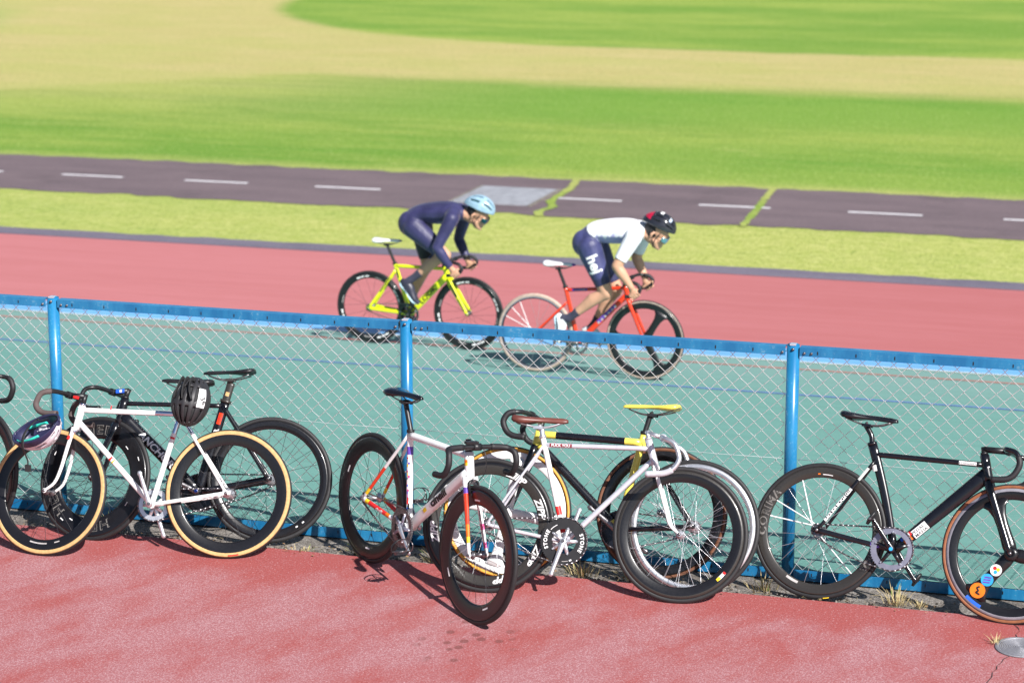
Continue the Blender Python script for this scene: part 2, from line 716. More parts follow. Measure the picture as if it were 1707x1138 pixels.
        def tb(name, A, B, r0, r1=None, wa=0., wb=0., n=12, sub=12, curve=0.):
            r1 = r1 or r0
            a, b = P(A, wa), P(B, wb)
            pts = []
            for i in range(sub + 1):
                t = i / sub
                q = a.lerp(b, t)
                if curve:
                    dd = Vector((b.z - a.z, 0, -(b.x - a.x))).normalized()
                    q = q + dd * (curve * sin(pi * t))
                pts.append(q)
            rr = [(lerp(r0[0], r1[0], i / sub), lerp(r0[1], r1[1], i / sub)) for i in range(sub + 1)]
            sgm = seg.get(name)
            f = None
            if sgm:
                def f(i):
                    t = (i + .5) / sub
                    for (t1, mm) in sgm:
                        if t <= t1:
                            return mm
                    return m
            fb.tube(pts, rr, m, n, True, (0, 1, 0), None, f)
        tb('st', bb, stt, r_st, d.get('r_st1'), curve=d.get('st_curve', 0))
        tb('tt', sc, tt, r_tt, d.get('r_tt1'))
        tb('dt', bb, dt, r_dt, d.get('r_dt1'))
        tb('ht', hb, ht, d.get('r_ht', (.019, .019)), sub=4)
        ss0 = d.get('ss', sc)
        for sd in (-1, 1):
            tb('ss', ss0, R, r_ss, None, sd * .012, sd * .058)
            tb('cs', (bb[0] - .015, bb[1]), R, r_cs, d.get('r_cs1'), sd * .022, sd * .058)
            fb.tube([P((R[0] + .02, R[1] + .004), sd * .058), P((R[0] - .022, R[1]), sd * .058)], [(.016, .003), (.010, .003)], d.get('drop_m', m), 8, True, (0, 1, 0))
        fb.tube([P(bb, -.036), P(bb, .036)], d.get('r_bb', .021), m, 16)
        if d.get('lugs'):
            for q, r in ((ht, .0215), (hb, .0215)):
                dd = (Vector((ht[0] - hb[0], ht[1] - hb[1]))).normalized() * .008
                fb.tube([P((q[0] - dd.x, q[1] - dd.y)), P((q[0] + dd.x, q[1] + dd.y))], r, d['lugs'], 14)
        s.frame = fb.build('frame', s.root)
        # headset
        hd = (Vector(ht) - Vector(hb)).normalized()
        # fork
        kb = MB()
        fm = d.get('fork_m', m)
        crown = Vector(hb) - hd * .012
        rf = d.get('r_fork', (.012, .009))
        rf1 = d.get('r_fork1', (.007, .007))
        bend = d.get('fork_bend', 0.)
        for sd in (-1, 1):
            a = Vector((crown.x, sd * .030, crown.y))
            e = Vector((F[0], sd * .050, F[1]))
            top = a + Vector((hd.x * .02, 0, hd.y * .02))
            if bend:
                ln = (Vector((e.x, e.z)) - crown).dot(-hd)
                mid = Vector((crown.x - hd.x * ln * .62, sd * .042, crown.y - hd.y * ln * .62))
                pts = bez([top, a, a.lerp(mid, .5), mid, mid.lerp(e, .55) + Vector((-.010, 0, -.006)) * bend, e], 4)
            else:
                pts = [a.lerp(e, t / 12) for t in range(13)]
                pts[0] = top
            n = len(pts)
            rr = [(lerp(rf[0], rf1[0], i / (n - 1)), lerp(rf[1], rf1[1], i / (n - 1))) for i in range(n)]
            sgm = d.get('fork_seg', {}).get(sd)
            f = None
            if sgm:
                def f(i, sgm=sgm, n=n):
                    t = (i + .5) / (n - 1)
                    for (t1, mm) in sgm:
                        if t <= t1:
                            return mm
                    return fm
            kb.tube(pts, rr, fm, 10, True, (0, 1, 0), s.st, f)
            kb.tube([e + Vector((0, -.004, 0)), e + Vector((0, .004, 0))], .012, d.get('drop_m', fm), 10, True, None, s.st)
        cm = d.get('crown_m', fm)
        kb.tube([Vector((crown.x, -.036, crown.y)), Vector((crown.x, 0, crown.y)), Vector((crown.x, .036, crown.y))], [(.012, .016), (.014, .019), (.012, .016)], cm, 10, True, None, s.st)
        kb.tube([P(tuple(crown + hd * .002)), P(tuple(Vector(hb) - hd * .001))], .0205, cm, 14, True, None, s.st)
        s.fork = kb.build('fork', s.root)
        # wheels
        rw = dict(d['rw'])
        fw_ = dict(d['fw'])
        s.rw, s.rwid = s.wheel(R, rear=True, **rw)
        s.fw, s.fwid = s.wheel(F, xf=s.st, **fw_)
        # saddle + seatpost
        if d.get('saddle', True):
            mid = s.saddle(d['sadn'], d['sadr'], d.get('sad_m', M_SATIN), d.get('rail_m'), d.get('sad_w', .135), d.get('sad_drop', .038), nose_m=d.get('sad_nose'))
            sp = MB()
            top = Vector(d.get('sp', (mid.x, mid.y)))
            rp = d.get('r_sp', (.0135, .0135))
            a = Vector(stt)
            pts = [P(tuple(a - (Vector(stt) - Vector(bb)).normalized() * .02)), P(tuple(a)), P(tuple(a.lerp(top, .5) + Vector(d.get('sp_bend', (0, 0))))), P(tuple(top))]
            pts = bez(pts, 4)
            pm = d.get('sp_m', M_SATIN)
            sp.tube(pts, [rp] * len(pts), pm, 12, True, (0, 1, 0))
            sp.tube([P(tuple(top)), P((mid.x, mid.y))], [(.016, .02), (.02, .024)], pm, 10)
            for sd in (-1, 1):
                sp.box(P((mid.x, mid.y - .002), sd * .021), (.045, .012, .014), pm)
            sp.build('seatpost', s.root)
            cl = MB()
            dd = (Vector(stt) - Vector(bb)).normalized() * .011
            cl.tube([P(tuple(a - dd)), P(tuple(a + dd * .4))], [(max(r_st[0], rp[0]) + .0035, max(r_st[1], rp[1]) + .0035)] * 2, d.get('collar_m', pm), 14, True, (0, 1, 0))
            cl.build('seat_collar', s.root)
        # stem
        sm = MB()
        cl, stm = d['clamp'], d.get('stem', None)
        rs = d.get('r_stem', .014)
        stem_m = d.get('stem_m', M_SATIN)
        top = Vector(stm) if stm else Vector(ht) + hd * .05
        sm.tube([P(ht), P(tuple(top + hd * .012))], d.get('r_steer', .0135), stem_m, 12, True, None, s.st)
        sm.tube([P(tuple(Vector(ht) + hd * .001)), P(tuple(Vector(ht) + hd * .012))], .0185, d.get('headset_m', stem_m), 14, True, None, s.st)
        sm.tube([P(tuple(top)), P(cl)], rs, stem_m, 12, True, None, s.st)
        sm.tube([P(cl, -.022), P(cl, .022)], .019, stem_m, 12, True, None, s.st)
        s.stem = sm.build('stem', s.root)
        s.hbar, s.barpath = s.bars(cl, d['hookf'], d['hooke'], d.get('bar_m', M_SATIN), d.get('tape_m', M_TAPEB), d.get('bar_hw', .19), d.get('pista', False), d.get('tape_from', .35))
        # crankset
        s.crank()
        if d.get('chain', True):
            s.chain()
        return s

    def crank(s):
        d = s.d
        bb = d['bb']
        rc = d.get('ring_r', .098)
        wr = -.043
        ring_m = d.get('ring_m', M_STEEL)
        mb = MB()
        n = d.get('teeth', 49)
        r0 = d.get('ring_r0', rc - .022)
        vs = []
        for k in range(n * 2):
            q = tau * k / (n * 2)
            ro = rc + (.003 if k % 2 else -.003)
            for (r_, y) in ((ro, wr + .0012), (ro, wr - .0012), (r0, wr - .0018), (r0, wr + .0018)):
                vs.append((bb[0] + r_ * cos(q), y, bb[1] + r_ * sin(q)))
        fs = []
        for k in range(n * 2):
            j = (k + 1) % (n * 2)
            for a in range(4):
                b = (a + 1) % 4
                fs.append((k * 4 + a, k * 4 + b, j * 4 + b, j * 4 + a))
        mb.add(vs, fs, ring_m, False)
        ring = mb.build('chainring', s.root)
        sp = MB()
        ang = radians(d.get('crank_ang', 100))     # of the right arm, measured in the bike plane
        arm_m = d.get('arm_m', M_STEEL)
        for k in range(5):
            q = ang + pi + tau * k / 5 + d.get('spider_off', .0)
            a = Vector((bb[0], wr - .004, bb[1]))
            e = Vector((bb[0] + (r0 + .006) * cos(q), wr - .003, bb[1] + (r0 + .006) * sin(q)))
            sp.tube([a, e], [(.012, .005), (.008, .0035)], d.get('spider_m', arm_m), 8, True, (0, 1, 0))
            sp.tube([e + Vector((0, -.006, 0)), e + Vector((0, .004, 0))], .0045, M_SILVER, 8)
        sp.tube([(bb[0], -.06, bb[1]), (bb[0], .06, bb[1])], .0095, M_STEEL, 10)
        sp.build('spider', ring)
        L = d.get('crank_l', .165)
        for sd, q in ((-1, ang), (1, ang + pi)):
            am = MB()
            a = Vector((bb[0], sd * .058, bb[1]))
            e = Vector((bb[0] + L * cos(q), sd * .074, bb[1] + L * sin(q)))
            u = (e - a).normalized()
            am.tube([a - u * .018, a, a.lerp(e, .3), a.lerp(e, .93), e, e + u * .012], [(.010, .006), (.0175, .010), (.0125, .008), (.0095, .006), (.013, .006), (.007, .005)], arm_m, 12, True, (0, 1, 0))
            am.tube([a + Vector((0, sd * .008, 0)), a + Vector((0, sd * .0125, 0))], .009, d.get('bolt_m', M_STEEL), 12)
            arm = am.build('crank_arm', s.root)
            ped = d.get('pedal', 'none')
            if ped != 'none':
                pm = MB()
                w0 = sd * .078
                pm.tube([(e.x, w0, e.z), (e.x, w0 + sd * .075, e.z)], .006, M_STEEL, 8)
                pa = radians(d.get('pedal_ang', 0))
                Rm = Matrix.Rotation(-pa, 3, 'Y')
                if ped == 'cage':
                    c = Vector((e.x, w0 + sd * .045, e.z))
                    loop = [Rm @ Vector((.045 * cos(t), sd * .040 * sin(t) * (1 if True else 1), 0)) for t in [tau * k / 16 for k in range(16)]]
                    pm.tube([c + q_ + Rm @ Vector((0, 0, .008)) for q_ in loop], [(.009, .0018)] * 16, M_STEEL, 6, closed=True)
                    pm.box(c, (.03, .055, .016), M_STEEL, Rm)
                    # toe cage and strap
                    for ww in (-.018, .018):
                        pm.tube(bez([c + Rm @ Vector((.045, ww, 0)), c + Rm @ Vector((.085, ww * .9, .012)), c + Rm @ Vector((.10, ww * .6, .04)), c + Rm @ Vector((.07, ww * .3, .062)), c + Rm @ Vector((.03, 0, .066))], 4), .0028, M_STEEL, 6)
                    pm.tube(bez([c + Rm @ Vector((.0, .05, 0)), c + Rm @ Vector((.005, .052, .035)), c + Rm @ Vector((.02, .02, .064)), c + Rm @ Vector((.02, -.02, .064)), c + Rm @ Vector((.005, -.052, .035)), c + Rm @ Vector((0, -.05, 0))], 4), [(.006, .0015)] * 21, M_SATIN, 6)
                else:
                    c = Vector((e.x, w0 + sd * .042, e.z))
                    pm.tube([c + Rm @ Vector((-.032, 0, 0)), c + Rm @ Vector((-.005, 0, .003)), c + Rm @ Vector((.03, 0, 0)), c + Rm @ Vector((.042, 0, .004))], [(.006, .018), (.011, .026), (.010, .022), (.004, .012)], M_SATIN, 10, True, (0, 1, 0))
                pm.build('pedal', arm)

    def chain(s):
        d = s.d
        R, bb = Vector(s.R), Vector(d['bb'])
        rc, rg = d.get('ring_r', .098) - .001, .031
        dd = bb - R
        L = dd.length
        base = atan2(dd.y, dd.x)
        g = math.asin((rc - rg) / L)
        pts = []
        a_t = base + pi / 2 + g
        a_b = base - pi / 2 - g
        pt = lambda c, r, q: Vector((c.x + r * cos(q), c.y + r * sin(q)))
        n = 40
        # top run R -> BB, round the ring (front), bottom run back, round the cog
        A, B = pt(R, rg, a_t), pt(bb, rc, a_t)
        path = [A.lerp(B, i / 30) for i in range(31)]
        q0, q1 = a_t, a_b
        path += [pt(bb, rc, lerp(q0, q1, i / 40)) for i in range(1, 41)]
        C_, D_ = pt(bb, rc, a_b), pt(R, rg, a_b)
        path += [C_.lerp(D_, i / 30) - Vector((0, d.get('slack', .006) * sin(pi * i / 30))) for i in range(1, 31)]
        path += [pt(R, rg, a_b - (tau - (a_t - a_b)) * i / 14) for i in range(1, 15)]
        acc = [0]
        for i in range(len(path) - 1):
            acc.append(acc[-1] + (path[i + 1] - path[i]).length)
        tot = acc[-1]
        N = int(tot / .0127)
        mb = MB()
        w0 = -.043
        j = 0
        pos = []
        for k in range(N + 1):
            sx = tot * k / N
            while j < len(acc) - 2 and acc[j + 1] < sx:
                j += 1
            t = (sx - acc[j]) / max(1e-9, acc[j + 1] - acc[j])
            pos.append(path[j].lerp(path[j + 1], t))
        cm = d.get('chain_m', M_STEEL)
        for k in range(N):
            a, b = pos[k], pos[k + 1]
            e = (b - a).normalized() * .003
            yo = .0035 if k % 2 else .0022
            for sd in (-1, 1):
                a3, b3 = Vector((a.x - e.x, w0 + sd * yo, a.y - e.y)), Vector((b.x + e.x, w0 + sd * yo, b.y + e.y))
                mb.tube([a3, a3.lerp(b3, .5), b3], [(.0042, .0006), (.0030, .0006), (.0042, .0006)], cm, 6, True, (0, 1, 0))
        mb.build('chain', s.root)
        cg = MB()
        vs, fs = [], []
        nt_ = 15
        for k in range(nt_ * 2):
            q = tau * k / (nt_ * 2)
            ro = rg + (.003 if k % 2 else -.003)
            for (r_, y) in ((ro, w0 + .001), (ro, w0 - .001), (.012, w0 - .001), (.012, w0 + .001)):
                vs.append((R.x + r_ * cos(q), y, R.y + r_ * sin(q)))
        for k in range(nt_ * 2):
            jn = (k + 1) % (nt_ * 2)
            for a in range(4):
                b = (a + 1) % 4
                fs.append((k * 4 + a, k * 4 + b, jn * 4 + b, jn * 4 + a))
        cg.add(vs, fs, M_STEEL, False)
        cg.build('cog', s.root)


# ------------------------------------------------------------------ ground, track, field
FY = 11.515          # fence line


def gz(y):
    """height of the near ground"""
    if y < 11.1:
        return -.065 * (11.1 - max(y, 6.0))
    return -.09 * (y - 11.1)


def tz(y):
    """height of the banked track"""
    return -.02 - .115 * (y - 11.6)


ZI = tz(21.85)       # level of the infield


def sheet(name, ys, x0, x1, zf, m, kind='structure', nx=1, jit=None, dz=0.):
    """strip along x; ys = list of y values (near to far); jit = jitter amplitude of the first and last edge"""
    mb = MB()
    vs, fs = [], []
    rng = random.Random(name + str(ys))
    ph = [rng.random() * 10 for _ in range(12)]
    for i in range(nx + 1):
        x = lerp(x0, x1, i / nx)
        for j, y in enumerate(ys):
            yy = y
            if jit and j in (0, len(ys) - 1):
                k = 0 if j == 0 else 6
                a = jit[0] if j == 0 else jit[1]
                yy += a * (.4 * sin(x * 1.3 + ph[k]) + .4 * sin(x * 3.7 + ph[k + 1]) + .7 * sin(x * 9.1 + ph[k + 2]) * sin(x * .8 + ph[k + 3]) + (1 if j == 0 else -1) * 1.3 * max(0., sin(x * 2.3 + ph[k + 4]) * sin(x * 5.9 + ph[k + 5])) ** 2 + rng.uniform(-.5, .5))
            vs.append((x, yy, zf(yy) + dz))
    n = len(ys)
    for i in range(nx):
        for j in range(n - 1):
            fs.append((i * n + j, (i + 1) * n + j, (i + 1) * n + j + 1, i * n + j + 1))
    mb.add(vs, fs, m, False)
    me = mb.mesh(name)
    o = bpy.data.objects.new(name, me)
    COL.objects.link(o)
    return tag(o, kind=kind)


# apron: worn red acrylic paving
m, b, p = newmat("worn_red_paving")
P_ = b.pos()
sx = b.xyz(P_)
flat = b.vec(sx[0], sx[1], 0)
rotd = b.vec(b.m('ADD', b.m('MULTIPLY', sx[0], .8), b.m('MULTIPLY', sx[1], -.6)), b.m('ADD', b.m('MULTIPLY', sx[0], .6), b.m('MULTIPLY', sx[1], .8)), 0)
big = b.noise(b.scale(rotd, (1.9, .6, 1)), 1.5, 5, .62)
mid = b.noise(b.scale(flat, (1, .5, 1)), 5, 4, .6)
fine = b.noise(flat, 85, 4, .8)
grit = b.vor(flat, 120)
wear = b.m('ADD', b.m('MULTIPLY', big, .70), b.m('MULTIPLY', mid, .42))
# the paint is worn pale away from the kerb, fresh next to it
edge = b.ss(sx[1], 10.55, 10.95)
wear = b.m('SUBTRACT', wear, b.m('MULTIPLY', edge, .16))
wmask = b.ss(b.m('ADD', wear, b.m('MULTIPLY', fine, .5)), .62, .92)
base = b.mix(b.ss(fine, .25, .75), (.265, .052, .048), (.345, .082, .078))
worn = b.mix(b.ss(grit.outputs["Distance"], .1, .62), (.46, .29, .31), (.315, .125, .135))
col = b.mix(b.m('MULTIPLY', wmask, .85), base, worn)
speck = b.ss(b.noise(flat, 95, 2, .6), .60, .68)
col = b.mix(b.m('MULTIPLY', speck, .38), col, (.62, .46, .48))
dark = b.ss(b.noise(b.scale(flat, (1, 1, 1)), 105, 3, .65), .57, .70)
col = b.mix(b.m('MULTIPLY', dark, .32), col, (.17, .05, .06))
# old drops of spilt liquid
dst = b.n("ShaderNodeVectorMath", operation='DISTANCE')
b.put(dst.inputs[0], b.vec(sx[0], b.m('MULTIPLY', sx[1], .8), 0))
dst.inputs[1].default_value = (-3.32, 10.19 * .8, 0)
dn = b.vor(flat, 14)
drop = b.m('MULTIPLY', b.ss(dn.outputs["Distance"], .40, .27), b.ss(b.xyz(dn.outputs["Color"])[0], .25, .32))
drop = b.m('MULTIPLY', drop, b.ss(b.m('ADD', dst.outputs["Value"], b.m('MULTIPLY', mid, .12)), .36, .22))
col = b.mix(b.m('MULTIPLY', drop, .7), col, (.15, .045, .04))
b.put(p.inputs["Base Color"], col)
b.put(p.inputs["Roughness"], b.m('ADD', .62, b.m('MULTIPLY', fine, .25)))
b.put(p.inputs["Normal"], b.bump(b.m('ADD', fine, b.m('MULTIPLY', grit.outputs["Distance"], .6)), .42, .004))
M_APRON = m

# kerb strip: rough weathered concrete
m, b, p = newmat("weathered_concrete")
P_ = b.pos()
n1 = b.noise(P_, 7, 6, .7)
n2 = b.noise(P_, 60, 5, .75)
n3 = b.vor(P_, 70)
col = b.mix(b.ss(n1, .3, .7), (.15, .13, .11), (.36, .33, .30))
col = b.mix(b.ss(n2, .36, .60), (.10, .085, .07), col)
b.put(p.inputs["Base Color"], col)
p.inputs["Roughness"].default_value = .95
b.put(p.inputs["Normal"], b.bump(b.m('ADD', n2, b.m('MULTIPLY', n3.outputs["Distance"], .5)), .9, .012))
M_CONC = m

# banked green track
m, b, p = newmat("green_track_surface")
P_ = b.pos()
sx = b.xyz(P_)
st = b.noise(b.scale(P_, (.25, 3.0, 3.0)), 2.2, 5, .6)
st2 = b.noise(b.scale(P_, (.6, 5.0, 5.0)), 9, 4, .6)
fine = b.noise(P_, 120, 3, .7)
col = b.mix(b.ss(st, .3, .7), (.112, .272, .232), (.130, .300, .258))
col = b.mix(b.m('MULTIPLY', b.ss(st2, .45, .7), .5), col, (.15, .32, .275))
# greyer towards the bottom of the banking, where the wheels run
col = b.mix(b.m('MULTIPLY', b.ss(sx[1], 17.5, 20.6), .55), col, (.20, .32, .295))
col = b.mix(b.m('MULTIPLY', b.ss(fine, .5, .8), .2), col, (.23, .38, .33))
scr = b.ss(b.noise(b.scale(P_, (.05, 9.0, 9.0)), 1.6, 3, .6), .60, .72)
col = b.mix(b.m('MULTIPLY', scr, .22), col, (.07, .17, .15))
stn = b.ss(b.noise(b.scale(P_, (.5, 1.2, 1.2)), 1.1, 5, .65), .58, .74)
col = b.mix(b.m('MULTIPLY', stn, .28), col, (.17, .30, .27))
b.put(p.inputs["Base Color"], col)
p.inputs["Roughness"].default_value = .75
b.put(p.inputs["Normal"], b.bump(fine, .3, .003))
M_TRACK = m

# infield red surface
m, b, p = newmat("red_infield_surface")
P_ = b.pos()
sx = b.xyz(P_)
st = b.noise(b.scale(P_, (.12, 2.0, 1)), 2.0, 6, .65)
st2 = b.noise(b.scale(P_, (.25, 4.0, 1)), 10, 4, .6)
fine = b.noise(P_, 60, 3, .7)
col = b.mix(b.ss(st, .3, .7), (.385, .118, .116), (.435, .146, .148))
col = b.mix(b.m('MULTIPLY', b.ss(st2, .42, .72), .45), col, (.48, .175, .195))
col = b.mix(b.m('MULTIPLY', fine, .25), col, (.36, .10, .10))
col = b.mix(b.ss(sx[0], -12, -1), b.mix(.15, col, (.54, .22, .24)), b.mix(.22, col, (.32, .075, .075)))
scr = b.ss(b.noise(b.scale(P_, (.04, 5.0, 1)), 1.7, 4, .6), .58, .72)
col = b.mix(b.m('MULTIPLY', scr, .25), col, (.27, .075, .075))
b.put(p.inputs["Base Color"], col)
p.inputs["Roughness"].default_value = .8
b.put(p.inputs["Normal"], b.bump(fine, .3, .004))
M_INRED = m

# grey edging and asphalt path
for nm, lo, hi in (("grey_edging", (.10, .088, .125), (.145, .128, .165)), ("asphalt_path", (.102, .075, .084), (.142, .104, .113))):
    m, b, p = newmat(nm)
    P_ = b.pos()
    n1 = b.noise(b.scale(P_, (.3, 1.2, 1)), 1.6, 6, .65)
    n2 = b.noise(P_, 45, 4, .7)
    col = b.mix(b.ss(n1, .3, .7), lo, hi)
    col = b.mix(b.m('MULTIPLY', b.ss(n2, .46, .7), .5), col, tuple(c * 1.6 for c in hi))
    n3 = b.noise(b.scale(P_, (.8, 1.0, 1)), .9, 5, .7)
    col = b.mix(b.m('MULTIPLY', b.ss(n3, .52, .70), .4), col, tuple(c * .62 for c in lo))
    b.put(p.inputs["Base Color"], col)
    p.inputs["Roughness"].default_value = .85
    b.put(p.inputs["Normal"], b.bump(n2, .4, .006))
M_EDGE, M_PATH = MATS["grey_edging"], MATS["asphalt_path"]

# grass
m, b, p = newmat("mown_grass")
P_ = b.pos()
sx = b.xyz(P_)
X, Y = sx[0], sx[1]
wob = b.m('MULTIPLY', b.m('SUBTRACT', b.noise(b.scale(P_, (.5, 1, 1)), .22, 4, .6), .5), 5.0)
Yw = b.m('ADD', Y, wob)
wob2 = b.m('MULTIPLY', b.m('SUBTRACT', b.noise(b.scale(P_, (.5, 1, 1)), .8, 5, .65), .5), 1.2)
Ys = b.m('ADD', Y, wob2)
patch = b.noise(b.scale(P_, (.35, 1, 1)), .42, 5, .6)
strk = b.noise(b.scale(P_, (.22, 1.6, 1)), 1.7, 5, .62)
med = b.noise(b.scale(P_, (.7, 1.6, 1)), 6, 4, .6)
fine = b.noise(b.scale(P_, (1, .35, 1)), 26, 5, .8)
# lush green with yellower patches
g = b.mix(b.ss(patch, .38, .64), (.130, .265, .028), (.245, .340, .055))
g = b.mix(b.m('MULTIPLY', b.ss(strk, .45, .7), .55), g, (.315, .375, .08))
g = b.mix(b.m('MULTIPLY', b.ss(med, .52, .72), .35), g, (.13, .25, .025))
# dark fresh bands
band = b.m('MULTIPLY', b.ss(Yw, 36.5, 39.0), b.ss(Yw, 43.6, 41.5))
band = b.m('MULTIPLY', band, b.ss(b.m('ADD', X, b.m('MULTIPLY', wob, .8)), -19, -12))
g = b.mix(b.m('MULTIPLY', band, .7), g, (.130, .285, .030))
b2 = b.m('MULTIPLY', b.ss(Yw, 31.5, 32.6), b.ss(Yw, 36.5, 34.0))
b2 = b.m('MULTIPLY', b2, b.ss(b.m('ADD', X, wob), -22, -3))
g = b.mix(b.m('MULTIPLY', b2, .45), g, (.140, .290, .032))
bare = b.ss(b.noise(b.scale(P_, (.55, 1.3, 1)), 1.15, 5, .68), .60, .74)
g = b.mix(b.m('MULTIPLY', bare, .5), g, (.40, .41, .13))
lush = b.ss(b.noise(b.scale(P_, (.4, 1.2, 1)), .75, 5, .66), .55, .70)
g = b.mix(b.m('MULTIPLY', lush, .45), g, (.115, .245, .022))
# dry straw-coloured running oval
drycol = b.mix(b.ss(strk, .3, .7), (.42, .365, .135), (.51, .415, .195))
drycol = b.mix(b.m('MULTIPLY', b.ss(patch, .42, .66), .5), drycol, (.38, .395, .11))
drycol = b.mix(b.m('MULTIPLY', b.ss(med, .4, .7), .35), drycol, (.36, .38, .12))
q1 = b.m('MAXIMUM', b.m('SUBTRACT', -12.5, X), 0)
q2 = b.m('MAXIMUM', b.m('SUBTRACT', 61.5, Ys), 0)
sdf = b.m('SUBTRACT', b.m('SQRT', b.m('ADD', b.m('MULTIPLY', q1, q1), b.m('MULTIPLY', q2, q2))), 12.0)
inner = b.ss(sdf, .25, -.5)
low = b.ss(b.m('ADD', b.m('ADD', Ys, b.m('MULTIPLY', wob, .25)), b.m('MULTIPLY', b.m('MINIMUM', b.m('ADD', X, 17.0), 0), -.9)), 41.6, 43.9)
lowl = b.m('MULTIPLY', b.ss(Yw, 33.5, 42.5), b.ss(X, -10, -22))
dry = b.m('MAXIMUM', low, b.m('MULTIPLY', lowl, .72))
dry = b.m('MULTIPLY', dry, b.m('SUBTRACT', 1.0, inner))
farg = b.m('MULTIPLY', b.ss(b.m('ADD', b.m('ADD', X, b.m('MULTIPLY', Y, .35)), wob2), -9.6, -11.4), b.m('MULTIPLY', b.ss(Y, 46, 50), b.ss(Y, 58, 52)))
col = b.mix(dry, g, drycol)
col = b.mix(b.m('MULTIPLY', farg, .55), col, (.24, .36, .09))
# paler mown verge beside the red surface
verge = b.ss(Y, 29.5, 28.0)
vcol = b.mix(b.ss(med, .3, .7), (.335, .39, .085), (.46, .475, .15))
vcol = b.mix(b.m('MULTIPLY', b.ss(patch, .45, .65), .5), vcol, (.26, .36, .075))
col = b.mix(verge, col, vcol)
lip = b.m('MULTIPLY', b.ss(Ys, 32.2, 31.3), b.ss(Y, 29.5, 31.0))
col = b.mix(b.m('MULTIPLY', lip, .6), col, (.44, .43, .15))
# blade-scale variation
col = b.mix(b.m('MULTIPLY', b.ss(fine, .54, .30), .6), col, (.10, .17, .03))
col = b.mix(b.m('MULTIPLY', b.ss(fine, .52, .72), .5), col, (.62, .62, .28))
b.put(p.inputs["Base Color"], col)
p.inputs["Roughness"].default_value = .9
p.inputs["Specular IOR Level"].default_value = .2
b.put(p.inputs["Normal"], b.bump(b.m('ADD', fine, b.m('MULTIPLY', med, .6)), .7, .03))
M_GRASS = m

M_LW = mat("white_line_paint", (.74, .72, .74), .6, var=.08, vs=12)
M_LT = mat("cream_line_paint", (.66, .72, .66), .6, var=.08, vs=6)
M_LR = mat("red_line_paint", (.60, .13, .10), .6, var=.12, vs=6)
M_LB = mat("blue_line_paint", (.10, .17, .52), .6, var=.15, vs=6)
M_BAND = mat("light_blue_band_paint", (.15, .40, .72), .55, var=.06, vs=1.5)

X0, X1 = -90., 70.
sheet("pavement", [-20, 6, 7.5, 9, 10, 10.6, 11.09], X0, X1, gz, M_APRON, nx=90, jit=(0, .012))
sheet("kerb_strip", [11.03, 11.3, 11.5, 11.58, 11.64], X0, X1, lambda y: gz(y) - .012, M_CONC, nx=20)
sheet("track", [11.62, 11.7, 21.86], X0, X1, tz, M_TRACK)
sheet("track_marking", [20.86, 21.856], X0, X1, tz, M_BAND, dz=.004)
sheet("track_marking", [20.79, 20.86], X0, X1, tz, M_LT, dz=.005)
sheet("track_marking", [20.235, 20.285], X0, X1, tz, M_LR, dz=.004)
sheet("track_marking", [18.50, 18.55], X0, X1, tz, M_LB, dz=.004)
zi = lambda y: ZI
sheet("track_surface", [21.855, 25.45], X0, X1, zi, M_INRED, dz=.006)
sheet("grass_field", [25.3, 27, 29, 34, 45, 60, 100, 400], -260, 220, zi, M_GRASS)
sheet("path_edge", [25.30, 25.74], X0, X1, zi, M_EDGE, dz=.010, nx=500, jit=(0, .035))
sheet("asphalt_path", [28.42, 31.42], X0, X1, zi, M_PATH, dz=.006, nx=1100, jit=(.055, .05))
for x in (-20.2, -18.35, -16.5, -14.66, -12.80, -10.89, -7.57, -5.62, -3.70, -1.77, .15):
    sheet("path_marking", [29.76, 29.845], x - .93, x, zi, M_LW, dz=.010)

# slatted drain cover let into the path
mg = mat("pale_grating", (.29, .30, .33), .7, var=.15, vs=8)
gr = MB()
for i in range(11):
    y = 29.12 + i * .125
    gr.box((-9.13, y, ZI + .016), (1.04, .100, .018), mg)
for x in (-9.67, -8.59):
    gr.box((x, 29.745, ZI + .014), (.05, 1.40, .022), M_CONC)
g_ = gr.build("drain_cover")
tag(g_, "pale slatted drain cover set into the dark path behind the first rider", "drain cover")

# grass grown through the path joints
def seam(pts, wd):
    mb = MB()
    rng = random.Random(str(pts))
    P2 = bez([(x, y, 0) for x, y in pts], 16)
    vs = []
    for q in P2:
        a = wd * rng.uniform(.6, 1.3)
        vs += [(q.x - a, q.y, ZI + .013), (q.x + a, q.y, ZI + .013)]
    mb.add(vs, [(2 * i, 2 * i + 1, 2 * i + 3, 2 * i + 2) for i in range(len(P2) - 1)], M_GRASS, False)
    o = bpy.data.objects.new("grass_strip", mb.mesh("grass_strip"))
    COL.objects.link(o)
    tag(o, kind='structure')


seam([(-8.62, 31.45), (-8.50, 30.7), (-8.47, 30.1), (-8.44, 29.5), (-8.30, 29.1), (-8.36, 28.7), (-8.26, 28.35)], .06)
seam([(-5.89, 31.45), (-5.83, 30.5), (-5.76, 29.6), (-5.69, 28.35)], .05)

